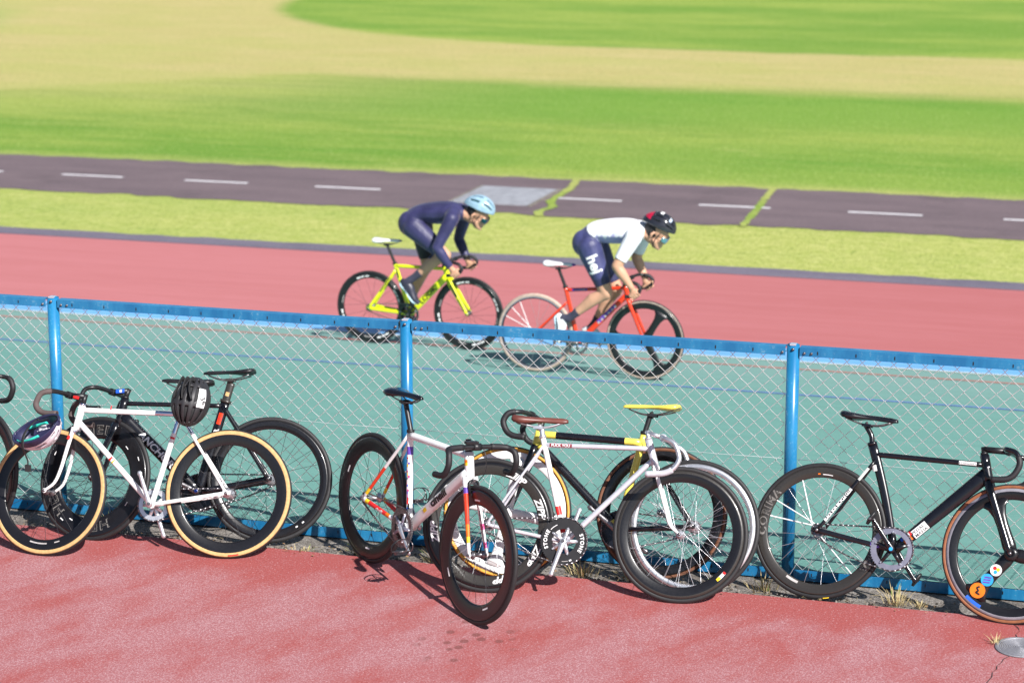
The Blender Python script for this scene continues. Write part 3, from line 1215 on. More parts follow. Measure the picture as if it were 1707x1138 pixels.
# crack in the apron and the round cover at the right
mb = MB()
rng = random.Random(3)
line = [(-.865, 11.06), (-.868, 11.025), (-.842, 10.985), (-.832, 10.945), (-.845, 10.90), (-.830, 10.845), (-.836, 10.75), (-.842, 10.654), (-.872, 10.60), (-.876, 10.56), (-.893, 10.516), (-.890, 10.48), (-.905, 10.444), (-.902, 10.39), (-.917, 10.32), (-.93, 10.22)]
vs = []
for i, (x, y) in enumerate(line):
    a = rng.uniform(.0006, .0026)
    vs += [(x - a, y + rng.uniform(-.004, .004), gz(y) + .003), (x + a, y, gz(y) + .003)]
mb.add(vs, [(2 * i, 2 * i + 1, 2 * i + 3, 2 * i + 2) for i in range(len(line) - 1)], mat("crack_dirt", (.05, .03, .03), .95), False)
o = bpy.data.objects.new("paving_crack", mb.mesh("paving_crack"))
COL.objects.link(o)
tag(o, kind='structure')
m, b, p = newmat("cast_cover_metal")
o_ = b.obj()
wv = b.n("ShaderNodeTexWave", wave_type='RINGS', rings_direction='Z')
b.put(wv.inputs["Vector"], o_)
wv.inputs["Scale"].default_value = 40
n2 = b.noise(o_, 60, 4, .7)
b.put(p.inputs["Base Color"], b.mix(n2, (.20, .20, .22), (.42, .42, .46)))
p.inputs["Metallic"].default_value = .5
p.inputs["Roughness"].default_value = .55
b.put(p.inputs["Normal"], b.bump(wv.outputs[1], .8, .004))
mb = MB()
K = 40
slope = math.atan(.065)
Rm = Matrix.Rotation(slope, 3, 'X')
ring = lambda r, z: [Rm @ Vector((r * cos(tau * k / K), r * sin(tau * k / K), z)) for k in range(K)]
vs = ring(.115, .004) + ring(.112, .008) + ring(.100, .008) + ring(.098, .006)
fs = []
for j in range(3):
    fs += [(j * K + k, j * K + (k + 1) % K, (j + 1) * K + (k + 1) % K, (j + 1) * K + k) for k in range(K)]
fs.append(tuple(3 * K + k for k in range(K)))
mb.add(vs, fs, m, False)
o = mb.build("inspection_cover")
o.location = (-.812, 10.75, gz(10.75))
tag(o, "small round grey metal cover let into the cracked red paving", "manhole cover")

# grit, straw bits and dead leaves lying along the kerb
lm = [mat("grit_pale", (.26, .23, .20), .9), mat("grit_dark", (.12, .10, .085), .9), mat("straw_bits", (.34, .27, .13), .8), mat("dead_leaf", (.22, .13, .06), .8)]
mb = MB()
rng = random.Random(11)
for i in range(1000):
    x = rng.uniform(-6.9, -.4)
    y = 11.09 + abs(rng.gauss(0, .10)) - (.05 if rng.random() < .25 else 0)
    if y > 11.5:
        continue
    k = rng.choice((0, 0, 1, 1, 1, 2, 2, 3))
    c = Vector((x, y, gz(y) - .006))
    a = rng.uniform(0, tau)
    if k < 2:
        r = rng.uniform(.002, .007)
        mb.box(c, (r * 2, r * 1.5, r * 1.4), lm[k], Matrix.Rotation(a, 3, 'Z') @ Matrix.Rotation(a * .3, 3, 'X'))
    else:
        L_ = rng.uniform(.015, .05) if k == 2 else rng.uniform(.012, .022)
        wd = .0012 if k == 2 else L_ * .4
        u = Vector((cos(a), sin(a), 0)) * L_ * .5
        v = Vector((-sin(a), cos(a), .3)) * wd
        c = c + Vector((0, 0, .012))
        mb.add([c - u, c + v, c + u, c - v], [(0, 1, 2, 3)], lm[k], False)
o = bpy.data.objects.new("kerb_litter", mb.mesh("kerb_litter"))
COL.objects.link(o)
tag(o, "grit, straw and dead leaves scattered along the concrete kerb", "litter", kind='stuff')

# weeds along the kerb
M_STRAW = mat("dry_straw", (.46, .37, .19), .8, var=.25, vs=20)
M_WEED = mat("green_weed", (.20, .26, .06), .8, var=.25, vs=20)


def weed(x, y, n, h, spread, mix_, label):
    rng = random.Random(int(x * 1000))
    mb = MB()
    for i in range(n):
        a = rng.uniform(0, tau)
        r = spread * rng.random()
        base = Vector((r * cos(a) * .9, r * sin(a) * .5, 0))
        ln = h * rng.uniform(.4, 1.1)
        bend = rng.uniform(.2, 1.1)
        d = Vector((cos(a) * bend, sin(a) * bend, 1)).normalized()
        sd = Vector((-sin(a), cos(a), 0)) * rng.uniform(.0012, .0024)
        mid = base + d * ln * .55
        tip = base + d * ln + Vector((cos(a) * .3, sin(a) * .3, -.25)) * ln * .5
        mb.add([base - sd, base + sd, mid + sd * .8, mid - sd * .8, tip], [(0, 1, 2, 3), (3, 2, 4)], M_WEED if rng.random() < mix_ else M_STRAW, False)
    o = mb.build("weed_tuft")
    o.location = (x, y, gz(y) - .008)
    tag(o, label, "weed", "dry weeds along the fence kerb")


for a in ((-5.66, 11.20, 90, .11, .10, .3, "weeds growing behind the front wheel of the white tan-tyred bicycle"),
          (-5.86, 11.22, 70, .09, .09, .5, "weeds growing below the white and teal helmet"),
          (-4.20, 11.17, 100, .10, .07, .35, "dry weed tuft behind the rear wheel of the bicycle with orange stays"),
          (-3.80, 11.18, 70, .09, .08, .1, "dry weed tuft under the pedals of the bicycle with orange stays"),
          (-3.02, 11.16, 90, .10, .09, .05, "straw tuft under the crank arm of the black lettered chainring"),
          (-2.76, 11.17, 80, .11, .08, .05, "straw tuft between the black lettered chainring and the silver bicycle's front wheel"),
          (-2.10, 11.21, 70, .10, .10, .05, "straw tuft behind the rear wheel of the all black bicycle"),
          (-1.44, 11.17, 80, .12, .08, .05, "straw tuft between the wheels of the all black bicycle"),
          (-1.33, 11.17, 50, .05, .08, .0, "low straw scraps beside the tuft under the all black bicycle"),
          (-.925, 10.77, 34, .07, .03, .05, "tiny straw tuft beside the round metal cover"),
          (-4.52, 11.12, 50, .035, .12, .1, "low dry grass at the kerb edge behind the rear black wheel"),
          (-2.35, 11.2, 40, .05, .1, .1, "low dry grass behind the silver bicycle's front wheel")):
    weed(*a)

# ------------------------------------------------------------------ fence
m, b, p = newmat("blue_fence_paint")
o_ = b.pos()
n1 = b.noise(b.scale(o_, (1, 1, .25)), 9, 5, .65)
n2 = b.noise(o_, 60, 4, .7)
col = b.mix(b.ss(n1, .3, .72), (.008, .125, .29), (.022, .205, .40))
col = b.mix(b.m('MULTIPLY', b.ss(b.m('ADD', b.m('MULTIPLY', n2, .6), b.m('MULTIPLY', n1, .4)), .56, .66), .45), col, (.20, .36, .46))
b.put(p.inputs["Base Color"], col)
p.inputs["Roughness"].default_value = .27
M_BLUE = m
M_GALV = mat("galvanised_wire", (.88, .94, .95), .34, metal=.80, var=.15, vs=40)

fence = empty("chain_link_fence", Matrix.Translation((-4.05, FY, -.04)))
tag(fence, "blue steel chain link fence between the parked bicycles and the green track", "fence")
FO = Vector((-4.05, FY, -.04))
POSTS = [-4.074 + 2.034 * k for k in range(-3, 5)]
TOP = 1.165
for i, x in enumerate(POSTS):
    mb = MB()
    r = .032
    mb.tube([Vector((x, FY, -.06)) - FO, Vector((x, FY, TOP + .006)) - FO], r, M_BLUE, 24, True)
    mb.tube([Vector((x, FY, TOP + .006)) - FO, Vector((x, FY, TOP + .012)) - FO], [(.030, .030), (.018, .018)], M_BLUE, 24, True)
    po = mb.build("post", fence)
    for dx, dz, r_ in ((-.050, -.030, .007), (.060, -.030, .007), (.095, -.030, .007), (.004, -.012, .008), (0, .36 - TOP, .006)):
        bt = MB()
        y0 = FY - (.022 if abs(dx) > .03 else .030)
        bt.tube([Vector((x + dx, y0, TOP + dz)) - FO, Vector((x + dx, y0 - .006, TOP + dz)) - FO, Vector((x + dx, y0 - .010, TOP + dz)) - FO], [r_, r_, r_ * .6], M_STEEL, 8, True)
        bt.build("bolt", po)
    bt = MB()
    bt.box(Vector((x + .002, FY - .012, TOP + .010)) - FO, (.030, .040, .006), M_SPAINT)
    bt.build("bracket", po)
for i in range(len(POSTS) - 1):
    xa, xb = POSTS[i] + .036, POSTS[i + 1] - .036
    for nm, zt in (("top_rail", TOP - .004), ("bottom_rail", .016)):
        mb = MB()
        t = .005
        c = (xa + xb) / 2
        L = xb - xa
        if nm == "top_rail":
            mb.box(Vector((c, FY - .022, zt - .0215)) - FO, (L, t, .041), M_BLUE)
            mb.box(Vector((c, FY + .003, zt)) - FO, (L, .054, t), M_BLUE)
        else:
            mb.box(Vector((c, FY - .022, zt - .026)) - FO, (L, t, .05), M_BLUE)
            mb.box(Vector((c, FY + .003, zt - .052)) - FO, (L, .054, t), M_BLUE)
        ro = mb.build(nm, fence)
        x = xa + .09
        while x < xb - .05:
            if -6.7 < x < -.6:
                sl_ = MB()
                sl_.box(Vector((x, FY - .0252, zt - .022)) - FO, (.005, .0016, .016), M_BLACKD)
                sl_.build("slot", ro)
            x += .19
    # one woven panel per bay
    mb = MB()
    step = .0378
    half = .0372
    z0, z1 = -.03, TOP - .028
    nz = int(round((z1 - z0) / half))
    hz = (z1 - z0) / nz
    nx_ = int(L / step)
    sx_ = L / nx_
    rng = random.Random(i)
    for k in range(nx_):
        xk = xa + sx_ * k
        pts = []
        for j in range(nz + 1):
            side = ((j + k) % 2)
            x = xk + (sx_ * 1.02 if side else -.02 * sx_) + rng.uniform(-.0012, .0012)
            y = FY + .004 + (.0022 if side else -.0022)
            z = z0 + hz * j + rng.uniform(-.0010, .0010)
            pts.append(Vector((x, y, z)) - FO)
        # short bends so that neighbouring wires hook into each other
        path = []
        for j, q in enumerate(pts):
            if 0 < j < nz:
                a, c_ = pts[j - 1], pts[j + 1]
                path += [q.lerp(a, .07), q.lerp(c_, .07)]
            else:
                path.append(q)
        mb.tube(path, .00172, M_GALV, 6, True)
    mb.build("wire_mesh", fence)
    tw = MB()
    tw.tube([Vector((lerp(xa, xb, t / 6), FY - .003, .585 + .003 * sin(t * 2.1))) - FO for t in range(7)], .0014, mat("dull_wire", (.36, .40, .41), .7), 6)
    tw.build("tension_wire", fence)


# ------------------------------------------------------------------ parked bicycles
M_GREYD = mat("pale_grey_decal", (.40, .38, .37), .5)
M_OUTL = mat("faded_grey_outline", (.16, .15, .14), .5)
PARK = "bicycles parked along the fence"

# white bicycle with tan sidewalls, facing left
B = Bike(dict(dir=-1, head=-168.39, pitch=-.75, lean=20, O=(-4.854, 10.904, -.012), F=(.955, .334), group=PARK,
     label="white bicycle with chrome trim and tan sidewall tyres, helmets hung on its bars and saddle",
     bb=(.402, .273), sc=(.268, .745), stt=(.262, .768), ht=(.791, .784), hb=(.821, .659), dt=(.802, .693), frame_m=M_WHITE, fork_m=M_WHITE,
     segs=dict(st=[(.76, M_WHITE), (1, M_CHROME)], tt=[(.28, M_CHROME), (1, M_WHITE)], ss=[(.22, M_CHROME), (1, M_WHITE)]),
     r_tt=(.0138, .0138), r_dt=(.0152, .0152), fork_bend=1.6, r_fork=(.013, .009), crown_m=M_CHROME, headset_m=M_CHROME, steer=-13,
     rw=dict(rin=.252, side=M_TAN, spokes=20, hub_m=M_SILVER, sidew=.0275), fw=dict(rin=.252, side=M_TAN, spokes=20, sidew=.0275),
     sadn=(.372, .925), sadr=(.098, .918), sad_m=M_SATIN, sad_drop=.030, sp_m=M_SILVER, clamp=(.872, .842), hookf=(.958, .770), hooke=(.826, .712),
     tape_m=M_TAPE, tape_from=.25, ring_r=.084, ring_r0=.058, ring_m=M_SILVER, arm_m=M_SILVER, crank_ang=252, teeth=44, pedal='none')).build()
for (A_, B_, pos, mm, w_) in ((B.d['dt'], B.d['bb'], .44, M_REDD, .012), (B.d['dt'], B.d['bb'], .475, M_YED, .008), (B.d['bb'], B.d['stt'], .70, M_REDD, .011), (B.d['ht'], B.d['sc'], .30, M_REDD, .006)):
    B.tube_patch(w_, .026, A_, B_, .0152, .0152, pos, mm, B.frame)
B.tube_patch(.02, .02, B.d['hb'], (.88, .49), .012, .009, .28, M_REDD, B.fork, xf=B.st, lat=.036)
B.rim_patch(.10, .007, B.F, .272, 262, M_GREYD, B.fwid, B.fw, B.st)  # this strip and the next: scratches, lettering and reflection put in as colour
B.rim_patch(.03, .006, B.F, .272, 285, M_GREYD, B.fwid, B.fw, B.st)
B.rim_patch(.055, .006, B.R, .319, 277, M_REDD, lambda r: .0137, B.rw)
B.tube_patch(.035, .018, (.79, .82), (.865, .838), .014, .014, .45, M_REDD, B.stem, xf=B.st)
# black bicycle with the deep front wheel, facing left
Cb = Bike(dict(dir=-1, head=-166.84, pitch=-.45, lean=21, O=(-4.747, 11.201, -.008), F=(.941, .334), group=PARK,
     label="black bicycle with white lettering on its thick down tube, behind the white tan-tyred bicycle",
     bb=(.379, .266), sc=(.262, .724), stt=(.248, .752), ht=(.789, .759), hb=(.821, .617), dt=(.797, .665), frame_m=M_BLACK, fork_m=M_BLACK,
     r_tt=(.0125, .0135), r_dt=(.031, .021), r_st=(.028, .016), r_st1=(.025, .014), r_ss=(.011, .007), r_cs=(.016, .009), r_ht=(.023, .02), r_fork=(.022, .011), r_fork1=(.013, .007), steer=-18,
     rw=dict(rin=.268, spokes=20, hub_m=M_SILVER, sidew=.01), fw=dict(rin=.214, spokes=18, rim=M_CARB),
     sadn=(.372, .902), sadr=(.094, .916), sad_drop=.026, sp=(.222, .848), r_sp=(.022, .012), sp_m=M_CARBG, clamp=(.868, .797), stem=(.772, .800), r_stem=(.0155),
     hookf=(.945, .735), hooke=(.82, .672), tape_m=None, ring_r=.100, ring_r0=.03, ring_m=M_BLACK, crank_ang=205, bolt_m=M_BLD, teeth=51, pedal='none')).build()
Cb.tube_text("ANCHOR", Cb.d['dt'], Cb.d['bb'], .031, .021, .45, .040, M_WHITED, .03, .12, parent=Cb.frame, off=.002, stretch=1.12)
Cb.tube_patch(.062, .022, Cb.d['bb'], Cb.d['stt'], .023, .015, .80, M_RED, Cb.frame, eps=.0012)
Cb.tube_text("S", Cb.d['bb'], Cb.d['stt'], .023, .015, .80, .019, M_REDD, .03, parent=Cb.frame, stretch=1.4)
Cb.tube_text("R", Cb.d['bb'], Cb.d['stt'], .023, .015, .665, .026, M_WHITED, .04, parent=Cb.frame, stretch=1.3)
Cb.tube_patch(.022, .02, Cb.d['stt'], (.222, .848), .022, .012, .36, M_TAN, Cb.root)
for q in (86, -86, 205):
    Cb.rim_text("HED", Cb.F, .262, q, .050, M_OUTL, Cb.fwid, Cb.fw, .030, xf=Cb.st, stretch=1.3, space=1.2)
    Cb.rim_text("HED", Cb.F, .262, q, .044, M_CARB, lambda r: Cb.fwid(r) + .0008, Cb.fw, -.004, xf=Cb.st, stretch=1.42, space=1.2)
for q, r_ in ((150, .285), (133, .24), (40, .245), (20, .28), (-35, .25), (-120, .25), (230, .28)):
    Cb.rim_patch(.022, .005, Cb.F, r_, q, M_WHITED, Cb.fwid, Cb.fw, Cb.st)
for q in (-78, -70):
    Cb.rim_patch(.012, .007, Cb.R, .290, q + 20, M_WHITED, Cb.rwid, Cb.rw)
Cb.tube_patch(.052, .022, (.772, .800), (.868, .797), .0155, .0155, .45, M_BLD, Cb.stem, xf=Cb.st)
Cb.tube_patch(.014, .014, (.772, .800), (.868, .797), .0155, .0155, .40, M_WHITED, Cb.stem, eps=.0016, xf=Cb.st)

# black bicycle cut off by the left edge
A = Bike(dict(dir=1, head=0, lean=20, O=(-7.277, 10.937, -.010), F=(.96, .334), group=PARK,
     label="black bicycle of which only the front wheel and one bar end are in view",
     bb=(.385, .273), sc=(.262, .735), stt=(.25, .765), ht=(.775, .775), hb=(.812, .645), frame_m=M_BLACK, fork_m=M_BLACK, r_dt=(.022, .018), r_fork=(.019, .010), steer=-27,
     fork_seg={1: [(.22, M_BLACK), (.34, M_WHITED), (.46, M_REDD), (.55, M_WHITED), (1, M_BLACK)]},
     rw=dict(rin=.255, spokes=18), fw=dict(rin=.255, spokes=18),
     sadn=(.36, .90), sadr=(.09, .905), clamp=(.868, .838), hookf=(.958, .78), hooke=(.84, .70), tape_m=M_TAPEB, crank_ang=80, pedal='none')).build()
for q in (-30, -38, -45, -52):
    A.rim_patch(.022, .012, A.F, .274, q, M_BLD, lambda r: -A.fwid(r) - .0024, A.fw, A.st)

M_PINK = mat("magenta_decal", (.62, .08, .25), .45)
# white multicoloured bicycle turned towards the camera
D = Bike(dict(dir=1, head=-39.7, pitch=-2.38, lean=7, O=(-4.150, 11.065, -.006), F=(.998, .334), group=PARK,
     label="white bicycle with orange and yellow fork, standing at an angle from the middle post",
     bb=(.372, .289), sc=(.284, .738), stt=(.279, .762), ht=(.815, .794), hb=(.853, .672), tt=(.820, .776), dt=(.842, .702), frame_m=M_WHITE, fork_m=M_WHITE,
     r_tt=(.019, .021), r_tt1=(.017, .019), r_dt=(.028, .026), r_st=(.0165, .0165), r_ss=(.0095, .008), r_cs=(.0125, .009), r_ht=(.023, .023), r_fork=(.017, .011), r_fork1=(.009, .008),
     segs=dict(ss=[(.50, M_WHITE), (.84, M_RED), (.92, M_YED), (1, M_WHITE)], cs=[(.30, M_WHITE), (.40, M_ORD), (.84, M_REDD), (.94, M_YED), (1, M_WHITE)],
               st=[(.72, M_WHITED), (.78, M_YED), (.86, M_PUR), (1, M_WHITE)]),
     fork_seg={-1: [(.10, M_WHITE), (.16, M_PUR), (.60, M_RED), (.72, M_ORD), (.86, M_YED), (1, M_WHITE)],
               1: [(.22, M_WHITE), (.30, M_PINK), (.62, M_WHITED), (.70, M_PINK), (.80, M_WHITED), (.88, M_PINK), (1, M_WHITED)]},
     crown_m=M_WHITE, headset_m=M_SATIN, rw=dict(rin=.238, spokes=20, hub_m=M_SILVER), fw=dict(rin=.238, spokes=18),
     sadn=(.350, .948), sadr=(.068, .926), sad_m=M_BLACK, sad_w=.145, sp=(.205, .885), clamp=(.874, .834), hookf=(.945, .778), hooke=(.848, .700), bar_hw=.192, tape_m=M_TAPEB, tape_from=.12,
     ring_r=.098, ring_m=M_STEEL, ring_r0=.068, arm_m=M_SILVER, spider_m=M_GREY, crank_ang=-32, pedal='cage', pedal_ang=20, drop_m=M_WHITE)).build()
D.tube_text("cinelli", D.d['bb'], D.d['dt'], .028, .026, .56, .042, M_BLACKD, .05, .15, parent=D.frame, off=-.001, stretch=1.25)
D.tube_patch(.03, .02, D.d['bb'], D.d['dt'], .028, .026, .335, M_YED, D.frame, off=-.004)
D.tube_text("cinelli", D.R, (D.d['bb'][0], D.d['bb'][1]), .0125, .009, .42, .017, M_WHITED, .03, .1, parent=D.frame, stretch=1.1, lat=(-.058, -.022))
D.tube_text("cinelli", (.985, .36), (.872, .64), .011, .009, .52, .016, M_BLACKD, .02, .1, parent=D.fork, lat=(.049, .033), xf=D.st)
for pos, mm in ((.90, M_ORD), (.80, M_YED)):
    D.tube_patch(.015, .03, D.d['hb'], D.d['ht'], .023, .023, pos - .25, mm, D.frame)
for q in (100, 215, -60):
    D.rim_patch(.045, .008, D.F, .262, q, M_WHITED, D.fwid, D.fw, D.st)
    D.rim_patch(.04, .008, D.R, .262, q + 60, M_WHITED, D.rwid, D.rw)
rng = random.Random(5)
for k in range(26):
    D.tube_patch(rng.uniform(.006, .020), rng.uniform(.005, .012), D.d['bb'], D.d['stt'], .0165, .0165, .12 + .62 * k / 26 + rng.uniform(-.01, .01), rng.choice([M_PINK, M_REDD, M_PINK, M_BLD, M_YED, M_PUR, M_BLACKD]), D.frame, off=rng.uniform(-.013, .013), eps=.0006 + .0002 * (k % 4))
# front brake on the fork crown
cb = MB()
for sd in (-1, 1):
    cb.tube(bez([(.880, 0, .672), (.886, sd * .022, .664), (.892, sd * .026, .640), (.888, sd * .016, .612)], 4), [(.008, .006)] * 13, M_SATIN, 8)
    cb.box((.884, sd * .016, .606), (.04, .008, .012), M_SATIN)
cb.tube([(.845, 0, .668), (.894, 0, .672)], .006, M_STEEL, 8)
cb.build("brake_caliper", D.root)
cb = MB()
cb.tube(bez([(.888, .03, .672), (.915, .04, .72), (.915, .035, .79), (.885, .03, .835)], 5), .0025, M_SATIN, 6)
cb.build("brake_cable", D.root)
cb = MB()
cb.box((.872, -.03, .856), (.022, .07, .012), M_SATIN)
cb.build("bar_lever", D.root)

# black and yellow bicycle facing left behind the silver one
Fb = Bike(dict(dir=-1, head=-178.85, pitch=0, lean=20, O=(-2.445, 11.009, -.008), F=(.953, .334), group=PARK,
     label="yellow and black bicycle with yellow saddle and white four-spoke front wheel",
     bb=(.376, .292), sc=(.289, .732), stt=(.282, .784), ht=(.820, .753), hb=(.834, .674), frame_m=M_YEL, fork_m=M_BLACK,
     segs=dict(tt=[(.16, M_YEL), (.80, M_BLACK), (1, M_YEL)], st=[(.30, M_BLACK), (1, M_YEL)], dt=[(.10, M_YEL), (.92, M_BLACK), (1, M_YEL)], ss=[(.10, M_YEL), (1, M_BLACK)], cs=[(1, M_BLACK)]),
     r_tt=(.0185, .0185), r_dt=(.022, .022), r_st=(.019, .019), r_ht=(.023, .023), r_ss=(.009, .008), r_cs=(.011, .009),
     r_fork=(.018, .011), drop_m=M_BLACK, rw=dict(rin=.283, rim=M_SILVER, brake=M_SILVER, spokes=28, spoke_m=M_SPOKE, hub_m=M_SILVER),
     fw=dict(rin=.268, rim=M_WHITE, side=M_ORNG, kind='four', phase=-8, sidew=.0205),
     sadn=(.402, .912), sadr=(.112, .926), sad_m=M_YEL, sad_nose=M_YEL, sad_drop=.03, sp=(.262, .872), clamp=(.872, .832), hookf=(.963, .780), hooke=(.842, .700),
     tape_m=M_TAPEB, tape_from=.3, ring_r=.096, ring_r0=.02, ring_m=M_BLACK, crank_ang=215, pedal='none', bolt_m=M_STEEL)).build()
Fb.rim_patch(.06, .006, Fb.R, .3325, 200, M_REDD, lambda r: .006, Fb.rw)
for q in (166, 170, 174, 178):
    Fb.rim_patch(.014, .004, Fb.R, .328, q, M_GREYD, lambda r: .0112, Fb.rw, nx=3)

# silver bicycle with brown saddle
E = Bike(dict(dir=1, head=5.92, pitch=.38, lean=20, O=(-3.42, 10.787, -.020), F=(.957, .334), group=PARK,
     label="silver bicycle with brown leather saddle, bare silver bars and big black chainring",
     bb=(.390, .272), sc=(.258, .744), stt=(.246, .788), ht=(.776, .792), hb=(.818, .659), tt=(.784, .748), dt=(.803, .694), frame_m=M_SPAINT, fork_m=M_WHITE, fork_bend=1.5,
     segs=dict(st=[(.04, M_SPAINT), (.12, M_WHITED), (.18, M_REDD), (.26, M_WHITED), (.30, M_REDD), (.62, M_WHITED), (1, M_WHITE)], tt=[(.03, M_WHITE), (1, M_SPAINT)]),
     r_tt=(.0125, .0125), r_dt=(.0142, .0142), r_st=(.0142, .0142), r_ss=(.0065, .0065), r_cs=(.009, .008), r_fork=(.012, .008), r_fork1=(.006, .006), drop_m=M_SILVER, headset_m=M_SILVER,
     rw=dict(rin=.252, rim=M_CARBG, spokes=24, spoke_m=M_SPOKE, hub_m=M_SILVER, brake=M_CARB), fw=dict(rin=.256, rim=M_CARB, spokes=20, spoke_m=M_SPOKE, hub_m=M_SILVER, brake=M_CARBG),
     sadn=(.372, .873), sadr=(.089, .880), sad_m=M_BROWNL, rail_m=M_SILVER, sad_w=.14, sad_drop=.046, sp=(.24, .832), sp_m=M_SILVER, stem=(.773, .826), clamp=(.850, .804), stem_m=M_SILVER, r_steer=.011, r_stem=.0115,
     hookf=(.955, .698), hooke=(.795, .608), pista=True, bar_m=M_SILVER, tape_m=mat("worn_grey_grip", (.42, .42, .46), .6, bump=.3), tape_from=.74,
     ring_r=.116, ring_r0=.060, ring_m=M_BLACKD, arm_m=M_SILVER, crank_ang=-107, crank_l=.171, teeth=58, pedal='none', spider_off=.0, slack=.012)).build()
rw_ = lambda r: .0452
for q in (-4, 176):
    E.rim_text("STONE", E.d['bb'], .092, q, .0195, M_WHITED, rw_, E.root, .03, stretch=1.0, space=1.25)
E.rim_patch(.030, .003, E.d['bb'], .099, -84, M_GREYD, rw_, E.root)
E.rim_patch(.012, .007, E.d['bb'], .099, -68, M_WHITED, rw_, E.root)
E.rim_patch(.04, .003, E.d['bb'], .086, 128, M_WHITED, rw_, E.root)
E.tube_patch(.112, .017, E.d['sc'], E.d['tt'], .0125, .0125, .16, mat("maroon_decal", (.20, .01, .02), .5), E.frame)
E.tube_text("FUCK YOU", E.d['sc'], E.d['tt'], .0125, .0125, .16, .0135, M_WHITED, .02, parent=E.frame, stretch=1.05)
for q in (20, 62, 150, 190, 290, 330):
    E.rim_text("ZIPP", E.R, .276, q, .034, M_WHITED, E.rwid, E.rw, .03, .3, stretch=1.15)
E.rim_patch(.040, .016, E.F, .285, -42, M_WHITED, E.fwid, E.fw, E.st)
E.rim_patch(.022, .014, E.F, .285, -46, M_YED, lambda r: E.fwid(r) + .0008, E.fw, E.st)
E.rim_patch(.012, .014, E.F, .285, -38, M_REDD, lambda r: E.fwid(r) + .0008, E.fw, E.st)

# all black bicycle at the right
I = Bike(dict(dir=1, head=-5.71, pitch=-.3, lean=20, O=(-1.849, 11.117, -.004), F=(.94, .334), group=PARK,
     label="all black bicycle with coloured round stickers on its three-spoke front wheel",
     bb=(.375, .286), sc=(.226, .736), stt=(.206, .790), ht=(.757, .790), hb=(.795, .657), tt=(.762, .742), dt=(.782, .700), frame_m=M_BLACK, fork_m=M_BLACK,
     r_tt=(.0135, .0135), r_dt=(.026, .019), r_dt1=(.038, .020), r_st=(.020, .014), r_st1=(.024, .014), st_curve=.010, r_ss=(.0085, .007), r_cs=(.013, .008), r_ht=(.023, .022), r_fork=(.021, .011), r_fork1=(.012, .008), ss=(.236, .708),
     rw=dict(rin=.262, rim=M_CARBG, spokes=20, spoke_m=M_SPOKE, bladed={8, 9, 6, 17}, phase=8), fw=dict(rin=.258, rim=M_CARB, side=M_BROWN, kind='tri', phase=-126, brake=M_BRAKE, sidew=.020),
     sadn=(.322, .914), sadr=(.038, .926), sad_m=M_BLACK, sp=(.165, .873), sp_bend=(.012, -.004), sp_m=M_BLACK, stem=(.752, .816), clamp=(.868, .818), r_stem=.0155,
     hookf=(.962, .757), hooke=(.838, .662), tape_m=M_TAPEB, tape_from=.45, bar_m=M_BLACK, ring_r=.105, ring_r0=.076, ring_m=M_GREY, arm_m=M_BLACK, spider_m=M_BLACK, bolt_m=M_CYD, crank_ang=128,
     pedal='flat', pedal_ang=60, teeth=52, slack=.018)).build()
I.tube_text("BLACK SOX BICYCLE CLUB", I.R, I.d['ss'], .0085, .007, .365, .0165, M_WHITED, .05, parent=I.frame, lat=(-.058, -.012), stretch=.80)
I.tube_patch(.075, .015, I.R, I.d['ss'], .0085, .007, .80, mat("grey_decal", (.5, .52, .5), .5), I.frame, lat=(-.058, -.012))
I.tube_patch(.03, .03, I.d['bb'], I.d['stt'], .024, .014, .765, M_WHITED, I.frame, off=.014)
I.tube_patch(.085, .046, I.d['bb'], I.d['dt'], .031, .0195, .28, M_WHITED, I.frame, off=-.010)
I.tube_text("PEDAL", I.d['bb'], I.d['dt'], .031, .0195, .27, .0155, M_BLACKD, .01, parent=I.frame, off=.000, stretch=1.1, space=1.05)
I.tube_text("MAFIA", I.d['bb'], I.d['dt'], .031, .0195, .28, .0155, M_BLACKD, .01, parent=I.frame, off=-.020, stretch=1.1, space=1.05)
I.tube_patch(.04, .020, I.d['bb'], I.d['dt'], .028, .019, .155, M_WHITED, I.frame, off=.012)
I.tube_patch(.012, .020, I.d['bb'], I.d['dt'], .028, .019, .108, M_BLD, I.frame, off=.012)
I.tube_patch(.012, .022, I.d['bb'], I.d['dt'], .028, .019, .195, M_REDD, I.frame, off=.010)
I.tube_patch(.044, .022, I.d['bb'], I.d['dt'], .028, .019, .150, M_ORD, I.frame, off=-.012)
I.tube_patch(.018, .010, I.d['bb'], I.d['dt'], .028, .019, .158, M_YED, I.frame, off=-.010, eps=.002)
I.tube_patch(.085, .016, I.d['sc'], I.d['tt'], .0135, .0135, .855, M_WHITED, I.frame)
I.tube_text("STANDERT", I.d['sc'], I.d['tt'], .0135, .0135, .855, .008, M_BLACKD, .0, parent=I.frame, stretch=1.5)
I.tube_patch(.045, .020, I.R, I.d['bb'], .013, .008, .77, M_PUR, I.frame, lat=(-.058, -.022))
I.tube_patch(.006, .012, I.d['hb'], I.d['ht'], .023, .022, .55, M_WHITED, I.frame, off=-.012)
for q in (166, -12):
    I.rim_text("CORIMA", I.R, .287, q, .038, M_OUTL, I.rwid, I.rw, .03, stretch=1.15, space=1.15)
    I.rim_text("CORIMA", I.R, .287, q, .0335, M_CARBG, lambda r: I.rwid(r) + .0008, I.rw, -.004, stretch=1.30, space=1.15)
I.rim_patch(.065, .012, I.R, .273, 247, M_GREYD, I.rwid, I.rw)
I.rim_patch(.05, .004, I.R, .277, 88, M_WHITED, I.rwid, I.rw)
I.rim_patch(.012, .006, I.R, .279, 97, M_ORD, I.rwid, I.rw)
I.rim_patch(.03, .004, I.R, .329, 283, M_YED, lambda r: .0105, I.rw)
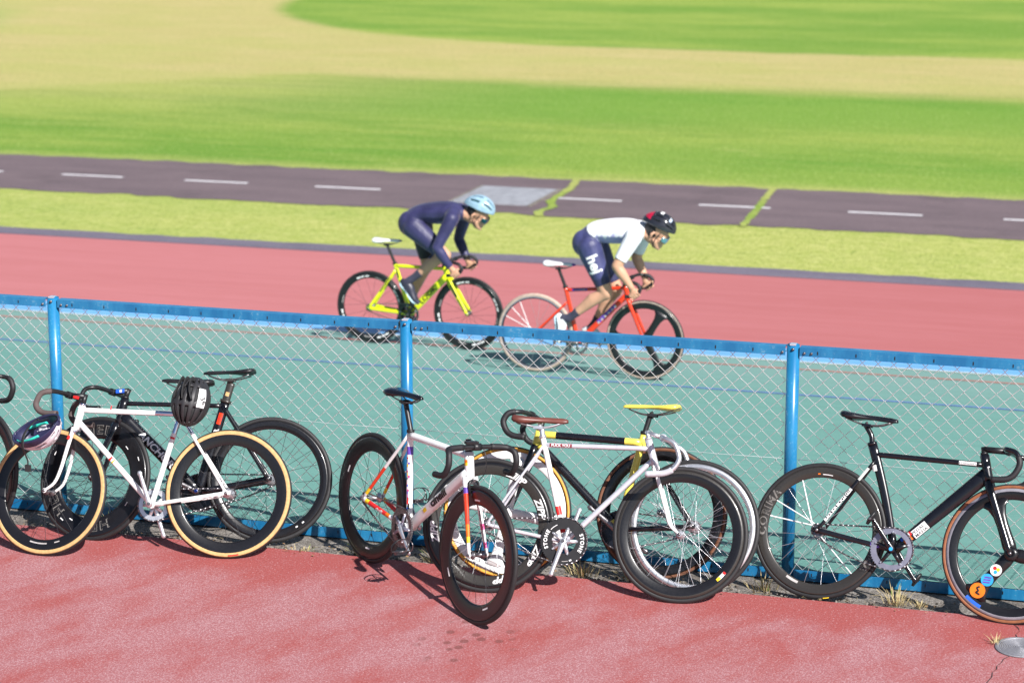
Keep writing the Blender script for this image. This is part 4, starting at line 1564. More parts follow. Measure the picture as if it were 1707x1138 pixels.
wh = lambda r_, q: (I.F[0] + r_ * cos(radians(q)), I.F[1] + r_ * sin(radians(q)))


def round_sticker(c, r, lat, m, xf):
    g = disc_grid(r)
    return I.put2d(g, m, lambda x, y: Vector((c[0] + x, -lat, c[1] + y)), 'sticker', I.fw, xf)


M_BLADE = mat("white_blade_panel", (.7, .7, .72), .4)
for r_, rd, lat, mm in ((.105, .028, .0205, M_WHITED), (.168, .030, .0170, M_CYD), (.236, .037, .0150, M_ORD)):
    round_sticker(wh(r_, -126), rd, lat, mm, I.st)
c = wh(.105, -126)
for dx, dy, mm in ((-.006, .009, M_REDD), (.010, .003, M_YED), (-.002, -.010, M_CYD)):
    round_sticker((c[0] + dx, c[1] + dy), .009, .0213, mm, I.st)
c = wh(.168, -126)
for k in range(3):
    g = quad_grid(.034, .007, 1, 1)
    I.put2d(g, M_PUR, lambda x, y, k=k: Vector((c[0] + x + .003 * (k - 1), -.0178, c[1] + y + .012 * (k - 1))), 'lettering', I.fw, I.st)
c = wh(.236, -126)
mb = MB()
mb.tube(bez([(c[0] + .010, -.0158, c[1] + .020), (c[0] - .004, -.0158, c[1] + .012), (c[0] + .004, -.0158, c[1]), (c[0] - .006, -.0158, c[1] - .010), (c[0] + .012, -.0158, c[1] - .018)], 4), [(.0045, .0004)] * 17, M_BLACKD, 6, True, (0, 1, 0), I.st)
mb.build('emblem', I.fw)
I.rim_patch(.085, .016, I.F, .292, -122, M_BLD, I.fwid, I.fw, I.st)
c = wh(.13, -6)
I.put2d(quad_grid(.11, .036, 1, 1), M_BLADE, lambda x, y: Vector((c[0] + x, -.0205 + .03 * x, c[1] + y - .1 * x)), 'sticker', I.fw, I.st)

# lone black wheel leaning on the fence behind the yellow bicycle
H = Bike.__new__(Bike)
H.sg, H.vs = 1, -1
hd_, a_ = radians(4), radians(17)
X = Vector((cos(hd_), sin(hd_), 0))
L = Vector((-sin(hd_), cos(hd_), 0))
U = Vector((0, 0, 1)) * cos(a_) + L * sin(a_)
Yv = U.cross(X)
H.root = empty("bicycle_wheel", Matrix(((X.x, Yv.x, U.x, -2.643), (X.y, Yv.y, U.y, 11.21), (X.z, Yv.z, U.z, -.012), (0, 0, 0, 1))))
H.wheel((0, .334), rin=.262, side=M_BROWN2, spokes=22, spoke_m=M_SPOKE, hub_m=M_SILVER, sidew=.018)
tag(H.root, "loose black wheel with thin brown tyre walls, leaning on the fence behind the yellow bicycle", "wheel")

# ------------------------------------------------------------------ helmets


def helmet(name, mw, shell_m, liner_m, parent=None, gaps=(-60, -36, -12, 12, 36, 60), size=(.145, .098, .125), tail=None, vents=((28, 74), (84, 122), (130, 156)), lower_m=None, gapw=5.0):
    """road helmet: x forward, z up, origin at the middle of its rim"""
    a, b, c = size
    NS, NP = 44, 64

    def S(s_, f, k=1.):
        # s_: 0 front rim .. 180 back rim over the top; f: -86..86 across
        s_, f = radians(s_), radians(f)
        z = c * sin(s_) * cos(f)
        x = a * cos(s_) * (1 - .10 * (sin(s_) ** 2) * 0)
        y = b * sin(s_) * sin(f)
        bulge = 1 + .06 * cos(s_) * -1
        pr = .014 * (max(0., -cos(s_)) ** 3)
        return Vector((x * k - pr, y * bulge * k, z * k - .018 * (max(0, -cos(s_)) ** 2) + .012 * max(0, cos(s_))))
    mb = MB()
    vs, fs = [], []
    for i in range(NS + 1):
        for j in range(NP + 1):
            s_ = 2 + 176 * i / NS
            f = -88 + 176 * j / NP
            d = min(abs(f - g) for g in gaps)
            k = 1 + .022 * min(1, d / 11.)
            vs.append(S(s_, f, k))
    W_ = NP + 1
    fsl = []
    for i in range(NS):
        for j in range(NP):
            s_ = 2 + 176 * (i + .5) / NS
            f = -88 + 176 * (j + .5) / NP
            hole = any(abs(f - g) < gapw * (1 - .25 * abs(g) / 60) for g in gaps) and any(v0 + abs(f) * .12 < s_ < v1 - abs(f) * .1 for v0, v1 in vents)
            if not hole:
                (fsl if (abs(f) > 70 or s_ < 14 or s_ > 166) and lower_m else fs).append((i * W_ + j, i * W_ + j + 1, (i + 1) * W_ + j + 1, (i + 1) * W_ + j))
    mb.add(vs, fs, shell_m)
    o_ = len(mb.v) - len(vs)
    if fsl:
        k = mb.mid(lower_m)
        for f in fsl:
            mb.f.append(tuple(q + o_ for q in f))
            mb.mi.append(k)
            mb.sm.append(True)
    if tail:
        k = mb.mid(tail)
        n0 = len(fs)
        for q in range(len(mb.f)):
            ctr = sum((mb.v[i] for i in mb.f[q]), Vector()) / 4
            if ctr.x < -.085 and ctr.z > .03:
                mb.mi[q] = k
    me = mb.mesh(name)
    bm = bmesh.new()
    bm.from_mesh(me)
    bmesh.ops.remove_doubles(bm, verts=bm.verts, dist=.0004)
    bmesh.ops.recalc_face_normals(bm, faces=bm.faces)
    bm.to_mesh(me)
    bm.free()
    o = bpy.data.objects.new(name, me)
    COL.objects.link(o)
    md = o.modifiers.new("s", 'SOLIDIFY')
    md.thickness = .012
    md.offset = -1
    dg = bpy.context.evaluated_depsgraph_get()
    me2 = bpy.data.meshes.new_from_object(o.evaluated_get(dg))
    o.modifiers.clear()
    o.data = me2
    me2.name = name
    if parent:
        o.parent = parent
        o.matrix_local = mw
    else:
        o.matrix_world = mw
    lb = MB()
    vs, fs = [], []
    n1, n2 = 20, 24
    for i in range(n1 + 1):
        for j in range(n2 + 1):
            vs.append(S(6 + 168 * i / n1, -84 + 168 * j / n2, .90))
    for i in range(n1):
        for j in range(n2):
            fs.append((i * (n2 + 1) + j, i * (n2 + 1) + j + 1, (i + 1) * (n2 + 1) + j + 1, (i + 1) * (n2 + 1) + j))
    lb.add(vs, fs, liner_m)
    l_ = lb.build("liner", o)
    return o, S


M_LINER = mat("helmet_liner", (.02, .02, .022), .8)
M_MATTE = mat("matt_black_shell", (.024, .023, .026), .5)
M_STRAP = mat("black_webbing", (.02, .02, .022), .7)
M_TEAL = mat("teal_shell", (.04, .62, .48), .4)
M_PEARL = mat("pearl_white_shell", (.74, .72, .78), .3, coat=.4)
M_INDIGO = mat("deep_indigo_shell", (.025, .025, .07), .4)

# upturned white, black and teal helmet hanging in front of the white bicycle
Rz = Matrix.Rotation(radians(172), 4, 'Z')
mw = Matrix.Translation((-5.79, 10.66, .672)) @ Matrix.Rotation(radians(-16), 4, 'Y') @ Rz @ Matrix.Rotation(radians(152), 4, 'X')
h1, S1 = helmet("bicycle_helmet", mw, M_PEARL, M_INDIGO, None, gaps=(-56, -28, 0, 28, 56), lower_m=M_INDIGO, size=(.148, .100, .118), gapw=5.5)
tag(h1, "upturned white and black helmet with teal inner trim, hung on the white bicycle's bars", "helmet")
pb = MB()
# pads and cradle inside
pb.tube(bez([(.10, -.05, .02), (.06, -.076, .012), (-.01, -.084, .006), (-.06, -.07, .004)], 5), [(.010, .004)] * 16, M_TEAL, 8)
pb.tube(bez([(.085, .05, .03), (.03, .068, .035), (-.03, .066, .03)], 5), [(.009, .004)] * 11, M_TEAL, 8)
pb.build("trim", h1)
sb = MB()
inv = mw.inverted()
wp = lambda x, y, z: inv @ Vector((x, y, z))
sb.tube(bez([wp(-5.79, 10.70, .712), wp(-5.797, 10.62, .690), wp(-5.80, 10.560, .655), wp(-5.80, 10.545, .60), wp(-5.80, 10.565, .56)], 6), [(.010, .0012)] * 25, M_STRAP, 6, True)
sb.tube(bez([wp(-5.73, 10.70, .715), wp(-5.755, 10.66, .712), wp(-5.79, 10.70, .712)], 6), [(.008, .0012)] * 13, M_STRAP, 6)
sb.tube(bez([wp(-5.80, 10.565, .56), wp(-5.80, 10.59, .52), wp(-5.805, 10.60, .485)], 5), [(.007, .0012)] * 11, M_STRAP, 6, True, (1, 0, 0))
sb.box(wp(-5.805, 10.60, .475), (.03, .014, .034), M_STRAP, inv.to_3x3())
sb.build("strap", h1)

# black helmet slung from the white bicycle's saddle
mw = Matrix.Translation((-5.073, 11.012, .772)) @ Matrix.Rotation(radians(8), 4, 'Y') @ Matrix.Rotation(radians(68), 4, 'X') @ Matrix.Rotation(radians(-86), 4, 'Z')
h2, S2 = helmet("bicycle_helmet", mw, M_MATTE, M_LINER, None, size=(.122, .102, .110), gaps=(-58, -35, -12, 12, 35, 58), gapw=5.5, vents=((26, 80), (88, 132), (138, 160)))
tag(h2, "matt black ribbed helmet with a white number label, slung over the white bicycle's saddle", "helmet")
# number label wrapped on the shell (the shell's far side along +f faces the picture's right)


def on_shell(S_, s0, f0, k=1.035):
    e = 1.
    P0 = S_(s0, f0, k)
    du = (S_(s0, f0 + e, k) - S_(s0, f0 - e, k)).normalized()
    dv = (S_(s0 + e, f0, k) - S_(s0 - e, f0, k)).normalized()
    return P0, du, dv


def shell_patch(h, S_, s0, f0, w_, h_, m_, rot=0., name="sticker", geo=None, k=1.035):
    a_, b_, c_ = on_shell(S_, s0, f0, k)
    ds = (S_(s0 + 1, f0, k) - S_(s0 - 1, f0, k)).length / 2
    df = (S_(s0, f0 + 1, k) - S_(s0, f0 - 1, k)).length / 2
    g = geo or quad_grid(w_, h_, 6, 6)
    mb = MB()
    k = k if k else 1.04
    cr, sr = cos(rot), sin(rot)
    mb.add([S_(s0 + (x * sr + y * cr) / ds, f0 + (x * cr - y * sr) / df, k) for x, y in g[0]], g[1], m_, False)
    o = bpy.data.objects.new(name, mb.mesh(name))
    COL.objects.link(o)
    o.parent = h
    return o


LAB = (102, 50)
shell_patch(h2, S2, LAB[0], LAB[1], .046, .102, M_WHITED, 0.0, "number_label", k=1.04)
tg = text_geo("36", .02, 0, 1.1)
shell_patch(h2, S2, LAB[0] - 6, LAB[1] + 5, 0, 0, M_BLACKD, radians(-60), "lettering", ([(x * .030, y * .030) for x, y in tg[0]], tg[1]), k=1.055)
sb = MB()
inv = mw.inverted()
for dx in (-.035, .0, .04):
    sb.tube(bez([wp2 for wp2 in (inv @ Vector((-5.09 + dx, 11.06, .87)), inv @ Vector((-5.085 + dx * .7, 10.99, .905)), inv @ Vector((-5.08 + dx * .9, 10.93, .87)), inv @ Vector((-5.075 + dx * 1.3, 10.905, .82)))], 5), [(.013, .0014)] * 16, M_STRAP, 6, True, tuple(inv.to_3x3() @ Vector((1, 0, 0))))
sb.build("strap", h2)


# ------------------------------------------------------------------ riders and their bicycles
RACE = "track bicycles being ridden"
YB = Bike(dict(name='track_bicycle', dir=1, head=-2.64, pitch=.3, lean=0, O=(-7.443, 20.094, tz(20.094) + .004), F=(.947, .334), group=RACE,
     label="neon yellow track bicycle with white saddle, ridden by the person in navy",
     bb=(.384, .300), sc=(.252, .728), stt=(.239, .753), ht=(.717, .748), hb=(.765, .632), tt=(.722, .728), dt=(.750, .672), frame_m=M_NEON, fork_m=M_NEON,
     r_tt=(.0165, .016), r_dt=(.034, .022), r_st=(.019, .016), r_ss=(.012, .008), r_cs=(.017, .010), r_ht=(.026, .022), r_fork=(.026, .012), r_fork1=(.014, .009), ss=(.250, .690),
     fork_seg={-1: [(1, M_NEON)]}, rw=dict(rin=.266, spokes=18), fw=dict(rin=.266, spokes=18),
     sadn=(.312, .965), sadr=(.034, .967), sad_m=M_WHITE, sad_nose=M_GREY, sp=(.168, .915), stem=(.70, .80), clamp=(.832, .826), hookf=(.957, .778), hooke=(.815, .708), tape_m=M_TAPEB, tape_from=.3,
     crank_ang=58, pedal='flat', pedal_ang=50, ring_m=M_BLACK, arm_m=M_BLACK, ring_r=.097)).build()
YB.tube_text("LOOK", YB.d['bb'], YB.d['dt'], .034, .022, .50, .046, M_BLACKD, .03, parent=YB.frame, stretch=1.25)
YB.tube_patch(.17, .009, YB.d['R'] if 'R' in YB.d else YB.R, (.250, .690), .012, .008, .62, M_BLACKD, YB.frame, lat=(-.058, -.012))
YB.tube_patch(.09, .012, YB.d['bb'], YB.d['stt'], .019, .016, .80, M_BLACKD, YB.frame, off=-.004)
YB.tube_patch(.12, .02, YB.d['hb'], YB.F, .022, .012, .32, M_BLACKD, YB.fork, lat=(-.03, -.05))
YB.tube_patch(.13, .008, YB.d['hb'], YB.F, .018, .011, .72, M_BLACKD, YB.fork, lat=(-.03, -.05))
for q in (100, 195, 20, -70):
    for k, (o_, w_) in enumerate(((-9, .036), (0, .026), (8, .040))):
        YB.rim_patch(w_, .013, YB.F, .286, q + o_, M_WHITED, YB.fwid, YB.fw, YB.st)
        YB.rim_patch(w_, .013, YB.R, .286, q + 5 + o_, M_WHITED, YB.rwid, YB.rw)
    YB.rim_patch(.07, .006, YB.F, .279, q - 32, M_GREYD, YB.fwid, YB.fw, YB.st)
    YB.rim_patch(.07, .006, YB.R, .279, q - 27, M_GREYD, YB.rwid, YB.rw)

RB = Bike(dict(name='track_bicycle', dir=1, head=-1.9, pitch=.22, lean=0, O=(-5.517, 18.842, tz(18.842) + .004), F=(.953, .334), group=RACE,
     label="red orange track bicycle with black three-spoke front wheel, ridden by the person in white",
     bb=(.375, .277), sc=(.268, .712), stt=(.260, .742), ht=(.775, .782), hb=(.806, .676), tt=(.780, .760), dt=(.797, .705), frame_m=M_RED, fork_m=M_RED,
     r_tt=(.0155, .0155), r_dt=(.024, .021), r_st=(.0175, .0165), r_ss=(.009, .008), r_cs=(.012, .009), r_ht=(.023, .022), r_fork=(.018, .011), r_fork1=(.011, .008), ss=(.278, .61),
     segs=dict(tt=[(.08, M_RED), (.36, M_REDD), (1, M_RED)]),
     rw=dict(rin=.290, side=M_PINKT, tyre=M_PINKT, spokes=20, spoke_m=M_SPOKE, bladed={6, 7, 8}, phase=10, brake=M_GREY), fw=dict(rin=.262, kind='tri', phase=59, tyre=M_RUB, side=M_PINKT, sidew=.016),
     sadn=(.350, .934), sadr=(.076, .944), sad_m=M_WHITE, sad_nose=M_PUR, sp=(.20, .895), stem=(.763, .835), clamp=(.832, .850), hookf=(.958, .80), hooke=(.832, .728), tape_m=M_TAPEB, tape_from=.3,
     crank_ang=172, pedal='flat', pedal_ang=70, ring_m=M_STEEL, arm_m=M_STEEL, ring_r=.097)).build()
RB.tube_patch(.22, .034, RB.d['bb'], RB.d['dt'], .024, .021, .60, M_PUR, RB.frame, off=.006)
for k in range(6):
    RB.tube_patch(.020, .016, RB.d['bb'], RB.d['dt'], .024, .021, .43 + .068 * k, M_GREYD, RB.frame, off=-.002, eps=.0016)
RB.tube_patch(.07, .03, RB.d['bb'], RB.d['dt'], .024, .021, .16, M_WHITED, RB.frame, off=-.004)
RB.tube_patch(.13, .02, RB.d['sc'], RB.d['tt'], .0155, .0155, .24, M_PUR, RB.frame)
for k, w_ in enumerate((.008, .008, .010, .006, .026)):
    RB.tube_patch(w_, .010, RB.d['sc'], RB.d['tt'], .0155, .0155, .17 + .035 * k, M_GREYD, RB.frame, eps=.0016)

# materials for the riders
M_SKIN = mat("rider_skin", (.56, .31, .20), .5, var=.08, vs=12)  # one even base colour for both riders' skin
M_HAIR = mat("black_hair", (.015, .013, .014), .6)


def fabric(name, c1, c2, rough=.55, sheen=.1, fold=.6):
    m, b, p = newmat(name)
    o = b.obj()
    n1 = b.noise(o, 8, 3, .5)
    n2 = b.noise(b.scale(o, (1, 1, .35)), 26, 3, .5)
    b.put(p.inputs["Base Color"], b.mix(b.ss(n1, .3, .7), c1, c2))
    p.inputs["Roughness"].default_value = rough
    p.inputs["Sheen Weight"].default_value = sheen
    b.put(p.inputs["Normal"], b.bump(n2, fold, .006))
    return m


M_NAVY = fabric("navy_skinsuit", (.018, .017, .066), (.034, .032, .105), .5)
M_NAVYD = fabric("black_far_thigh", (.010, .010, .018), (.016, .015, .024), .6)
M_JERSEY = fabric("white_jersey", (.76, .76, .80), (.82, .82, .84), .7)
M_JLOW = fabric("lilac_jersey_panel", (.34, .33, .58), (.42, .40, .64), .7)
M_SHORT = fabric("navy_shorts", (.028, .03, .10), (.05, .055, .16), .5)
M_HEM = fabric("dark_short_hem", (.02, .02, .07), (.03, .03, .09), .5)
M_SOCK = fabric("dark_sock", (.022, .022, .05), (.04, .04, .07), .8)
M_SHOEW = mat("white_shoe", (.78, .80, .82), .35, coat=.3)
M_SHOEB = mat("black_shoe", (.03, .03, .05), .4)
M_SOLE = mat("pale_blue_sole", (.45, .68, .78), .4)
M_LENS = mat("mirrored_lens", (.30, .55, .62), .12, metal=.8)
M_LENSD = mat("dark_teal_lens", (.01, .06, .07), .12, metal=.2)

def limb(mb, pts, rad, n=14, m=None):
    """closed tapered sweep with rounded ends; rad = list of r or (a,b)"""
    P = [Vector(p) for p in pts]
    R = [r if isinstance(r, tuple) else (r, r) for r in rad]
    t0 = (P[0] - P[1]).normalized()
    t1 = (P[-1] - P[-2]).normalized()
    pp = [P[0] + t0 * min(R[0]) * k for k in (.95, .7, .35)] + P + [P[-1] + t1 * min(R[-1]) * k for k in (.35, .7, .95)]
    rr = [(R[0][0] * k, R[0][1] * k) for k in (.25, .7, .94)] + R + [(R[-1][0] * k, R[-1][1] * k) for k in (.94, .7, .25)]
    mb.tube(pp, rr, m or M_SKIN, n, True, (0, 1, 0))


def smooth_limb(mb, pts, rad, k=4):
    """Catmull-Rom resampled limb"""
    P = bez(pts, k)
    R = [r if isinstance(r, tuple) else (r, r) for r in rad]
    R3 = bez([(r[0], r[1], 0) for r in R], k)
    limb(mb, P, [(q.x, q.y) for q in R3])


def V(u, v, w_=0.):
    return Vector((u, w_, v))


def voxelise(mb, name, vox, smooth_it=6):
    o = mb.build(name)
    r = o.modifiers.new("r", 'REMESH')
    r.mode = 'VOXEL'
    r.voxel_size = vox
    sm = o.modifiers.new("s", 'SMOOTH')
    sm.factor = .5
    sm.iterations = smooth_it
    dg = bpy.context.evaluated_depsgraph_get()
    me = bpy.data.meshes.new_from_object(o.evaluated_get(dg))
    o.modifiers.clear()
    o.data = me
    me.name = name
    for p_ in me.polygons:
        p_.use_smooth = True
    return o


def relax(me, keep, its):
    """smooth the muscles into each other, leaving face and hands crisp"""
    import numpy as np
    n = len(me.vertices)
    co_ = np.empty(n * 3)
    me.vertices.foreach_get("co", co_)
    co_ = co_.reshape(-1, 3)
    ed = np.empty(len(me.edges) * 2, dtype=np.int64)
    me.edges.foreach_get("vertices", ed)
    ed = ed.reshape(-1, 2)
    wgt = np.ones(n)
    for c, r in keep:
        d = np.linalg.norm(co_ - np.array(c), axis=1)
        wgt *= np.clip((d - r * .75) / (r * .4), 0, 1)
    deg = np.zeros(n)
    np.add.at(deg, ed[:, 0], 1)
    np.add.at(deg, ed[:, 1], 1)
    deg = np.maximum(deg, 1)
    for i in range(its * 2):
        acc = np.zeros_like(co_)
        np.add.at(acc, ed[:, 0], co_[ed[:, 1]])
        np.add.at(acc, ed[:, 1], co_[ed[:, 0]])
        lap = acc / deg[:, None] - co_
        f = .55 if i % 2 == 0 else -.50
        co_ = co_ + lap * (wgt * f)[:, None]
    me.vertices.foreach_set("co", co_.ravel())
    me.update()


def hand(mb, grip, axis, out, side):
    """palm, four fingers and thumb closed round a bar; grip = point on the bar, axis = bar direction (towards the thumb side), out = away from the bike"""
    ax = axis.normalized()
    out = (out - ax * out.dot(ax)).normalized()
    dn = ax.cross(out).normalized()
    if dn.z > 0:
        dn = -dn
    r = .024
    q = lambda t, k=1.: out * cos(t) * r * k - dn * sin(t) * r * k      # t=0 outside, +90 top
    # palm over the top/outside of the bar
    for s_, rr in ((-.030, .013), (-.010, .014), (.012, .014), (.032, .012)):
        c = grip + ax * s_
        limb(mb, [c + q(2.1, 1.1), c + q(1.2, 1.25), c + q(.2, 1.25)], [rr, rr + .002, rr], 10)
    # fingers curl from the outside under the bar to the inside
    for s_, ln, fr in ((.034, 2.9, .0078), (.012, 3.2, .0085), (-.010, 3.1, .0082), (-.031, 2.7, .0072)):
        c = grip + ax * s_
        pts = [c + q(.25 - ln * k / 6, 1.08) + ax * .004 * sin(k) for k in range(7)]
        limb(mb, pts, [fr * (1.06 - .05 * k) for k in range(7)], 8)
    # thumb leaves the side of the palm and wraps over the top
    c = grip + ax * .036
    limb(mb, [c + q(1.2, 1.2), c + ax * .018 + q(1.7, 1.1), c + ax * .026 + q(2.4, 1.05), c + ax * .022 + q(2.9, 1.0)], [.0105, .0095, .0085, .007], 8)


def rider(name, bike, J, label, far_first=False):
    """body sculpted from joints J (bike coordinates) as one continuous mesh; returns body and classification segments"""
    mb = MB()
    pel, lum, cst, ub, nb, hd = J['pelvis'], J['lumbar'], J['chest'], J['upback'], J['neck'], J['head']
    # trunk
    smooth_limb(mb, [pel + V(-.03, -.02), pel + V(.02, .03), lum, cst, ub, ub.lerp(nb, .55)],
                [(.098, .142), (.102, .150), (.088, .134), (.099, .152), (.088, .160), (.058, .075)], 5)
    for sd in (-1, 1):     # seat muscles
        mb.ellipsoid(pel + V(-.040, -.015, sd * .065), (.094, .085, .108), M_SKIN)
    # shoulder girdle
    limb(mb, [J['sh'][0], ub + V(.03, .0, -.07), ub + V(.03, .0, .07), J['sh'][1]], [.064, .074, .074, .064], 14)
    # neck + head
    limb(mb, [ub.lerp(nb, .3), nb, hd + V(-.045, -.03)], [.068, .057, .058], 14)
    hx = J['face']                        # face direction
    hu = J['headup']
    hl = Vector((0, 1, 0))
    HR = Matrix((hx, hl, hu)).transposed()
    hp = lambda x, y, z: hd + HR @ Vector((x, y, z))
    mb.ellipsoid(hp(-.012, 0, .030), (.098, .076, .092), M_SKIN, 20, 14, HR)
    mb.ellipsoid(hp(.028, 0, -.030), (.062, .060, .080), M_SKIN, 18, 12, HR)
    limb(mb, [hp(.02, -.048, -.05), hp(.06, -.018, -.093), hp(.06, .018, -.093), hp(.02, .048, -.05)], [.026, .022, .022, .026], 10)
    mb.ellipsoid(hp(.074, 0, -.098), (.018, .022, .016), M_SKIN, 10, 8, HR)      # chin
    limb(mb, [hp(.080, 0, .008), hp(.091, 0, -.020), hp(.096, 0, -.032)], [.009, .011, .012], 8)     # nose
    limb(mb, [hp(.088, -.010, -.036), hp(.088, .010, -.036)], [.009, .009], 8)
    limb(mb, [hp(.080, -.019, -.062), hp(.089, 0, -.061), hp(.080, .019, -.062)], [.006, .008, .006], 8)   # lips
    limb(mb, [hp(.079, -.016, -.073), hp(.087, 0, -.074), hp(.079, .016, -.073)], [.006, .008, .006], 8)
    limb(mb, [hp(.076, -.045, .018), hp(.090, 0, .020), hp(.076, .045, .018)], [.010, .010, .010], 8)      # brow
    for sd in (-1, 1):
        mb.ellipsoid(hp(.055, sd * .045, -.025), (.024, .018, .022), M_SKIN, 10, 8, HR)      # cheek
        e0 = hp(-.010, sd * .076, -.012)
        limb(mb, [e0 + HR @ Vector((-.006, sd * .006, .024)), e0 + HR @ Vector((-.014, sd * .013, .006)), e0 + HR @ Vector((-.004, sd * .006, -.026))], [(.010, .006), (.014, .007), (.008, .005)], 10)
    # arms
    for k in (0, 1):
        s_, e, wr = J['sh'][k], J['el'][k], J['wr'][k]
        limb(mb, [s_, s_.lerp(e, .3), s_.lerp(e, .7), e], [.064, .058, .048, .043], 14)
        limb(mb, [e, e.lerp(wr, .28), e.lerp(wr, .7), wr], [.043, .046, .035, .027], 12)
        g = J['grip'][k]
        limb(mb, [wr, wr.lerp(g + V(-.02, .025), .6), g + V(-.012, .028)], [(.027, .024), (.030, .021), (.028, .018)], 10)
    # legs
    for k in (0, 1):
        h_, kn, an = J['hip'][k], J['kn'][k], J['an'][k]
        fwd = (kn - h_).cross(Vector((0, 1, 0))).normalized()
        d1 = (an - kn).normalized()
        back = Vector((0, 1, 0)).cross(d1).normalized()
        if back.x > 0:
            back = -back
        limb(mb, [h_, h_.lerp(kn, .25), h_.lerp(kn, .55), h_.lerp(kn, .85), kn], [(.105, .095), (.094, .086), (.080, .074), (.062, .058), (.056, .053)], 16)
        limb(mb, [kn, kn.lerp(an, .12) + back * .008, kn.lerp(an, .32) + back * .018, kn.lerp(an, .6) + back * .008, kn.lerp(an, .88), an], [(.056, .051), (.052, .048), (.056, .050), (.042, .040), (.031, .030), (.034, .032)], 14)
        hl_, toe = J['heel'][k], J['toe'][k]
        limb(mb, [an, hl_.lerp(an, .4), hl_], [.034, .034, .028], 12)
        limb(mb, [hl_, hl_.lerp(toe, .4), hl_.lerp(toe, .8), toe], [(.026, .030), (.030, .036), (.022, .040), (.016, .030)], 12)
    # hands
    for k in (0, 1):
        hand(mb, J['grip'][k], J['gaxis'], Vector((0, -1 if k == 0 else 1, .35)), k)
    body = voxelise(mb, name, .0055, 5)
    relax(body.data, [(hd, .17), (J['grip'][0], .12), (J['grip'][1], .12)], 28)
    segs = []
    for k in (0, 1):
        segs += [('ua', J['sh'][k], J['el'][k], .055), ('fa', J['el'][k], J['wr'][k], .038), ('hd', J['wr'][k], J['grip'][k] + V(.02, 0), .035),
                 ('th', J['hip'][k], J['kn'][k], .085), ('sh', J['kn'][k], J['an'][k], .048), ('ft', J['heel'][k], J['toe'][k], .034), ('ft', J['an'][k], J['heel'][k], .034)]
    segs += [('tr', pel + V(-.05, -.03), pel + V(.02, .03), .14), ('tr', pel + V(.02, .03), lum, .13), ('tr', lum, cst, .13), ('tr', cst, ub, .13), ('tr', ub, ub.lerp(nb, .35), .11), ('ne', ub.lerp(nb, .45), nb, .058), ('he', nb.lerp(hd, .4), hd + hx * .05, .09)]
    body.matrix_world = bike.mw.copy()
    tag(body, label, "cyclist")
    return body, segs, hp, HR


def classify(p, segs):
    best = None
    for nme, a, b_, r in segs:
        ab = b_ - a
        t = max(0., min(1., (p - a).dot(ab) / ab.length_squared))
        d = (p - (a + ab * t)).length / r
        if best is None or d < best[0]:
            tt_ = (p - a).dot(ab) / ab.length_squared
            best = (d, nme, tt_, a, b_)
    return best


def garment(body, cls, name, test, off, mfun, rim=.004):
    """cloth shell copied from part of the body and lifted off the skin"""
    me = body.data
    keep = [i for i, c in enumerate(cls) if test(c)]
    ks = set(keep)
    # drop specks: keep faces with at least two kept neighbours is skipped, mesh is fine enough
    idx, vs, fs, mi, ml = {}, [], [], [], []
    for i in keep:
        p_ = me.polygons[i]
        f = []
        for v in p_.vertices:
            if v not in idx:
                idx[v] = len(vs)
                vv = me.vertices[v]
                vs.append(vv.co + vv.normal * off)
            f.append(idx[v])
        fs.append(tuple(f))
        mm = mfun(cls[i])
        if mm not in ml:
            ml.append(mm)
        mi.append(ml.index(mm))
    nrm = {idx[v]: me.vertices[v].normal.copy() for v in idx}
    # hem: fold the open edge back to the skin
    cnt = {}
    for f in fs:
        for a, b_ in zip(f, f[1:] + f[:1]):
            cnt.setdefault((min(a, b_), max(a, b_)), []).append((a, b_))
    # even out the cut edge
    nb_ = {}
    for k, l in cnt.items():
        if len(l) == 1:
            a, b_ = l[0]
            nb_.setdefault(a, []).append(b_)
            nb_.setdefault(b_, []).append(a)
    for it in range(8):
        new = {}
        for q, l in nb_.items():
            if len(l) == 2:
                new[q] = vs[q] * .5 + (vs[l[0]] + vs[l[1]]) * .25
        for q, p_ in new.items():
            vs[q] = p_
    hem = {}
    for k, l in cnt.items():
        if len(l) == 1:
            a, b_ = l[0]
            for q in (a, b_):
                if q not in hem:
                    hem[q] = len(vs)
                    vs.append(vs[q] - nrm[q] * (off + rim))
            fs.append((b_, a, hem[a], hem[b_]))
            mi.append(0)
    m2 = bpy.data.meshes.new(name)
    m2.from_pydata([tuple(v) for v in vs], [], fs)
    for mm in ml:
        m2.materials.append(mm)
    m2.polygons.foreach_set("material_index", mi)
    m2.polygons.foreach_set("use_smooth", [True] * len(fs))
    m2.update()
    o = bpy.data.objects.new(name, m2)
    COL.objects.link(o)
    o.parent = body
    return o


def glasses(body, hp, HR, m_l):
    mb = MB()
    for sd in (-1, 1):
        pts = [hp(.106, sd * .004, -.001), hp(.104, sd * .03, .001), hp(.090, sd * .056, .002), hp(.062, sd * .073, .006)]
        mb.tube(bez(pts, 4), [(.003, .024)] * 8 + [(.003, .022)] * 3 + [(.003, .017), (.003, .010)], m_l, 10, True, HR @ Vector((0, 0, 1)))
    g = mb.build("sunglasses", body)
    ab = MB()
    for sd in (-1, 1):
        ab.tube([hp(.062, sd * .072, .010), hp(.02, sd * .081, .006), hp(-.015, sd * .083, .0)], .0018, M_SATIN, 6)
    ab.build("temple_arm", g)


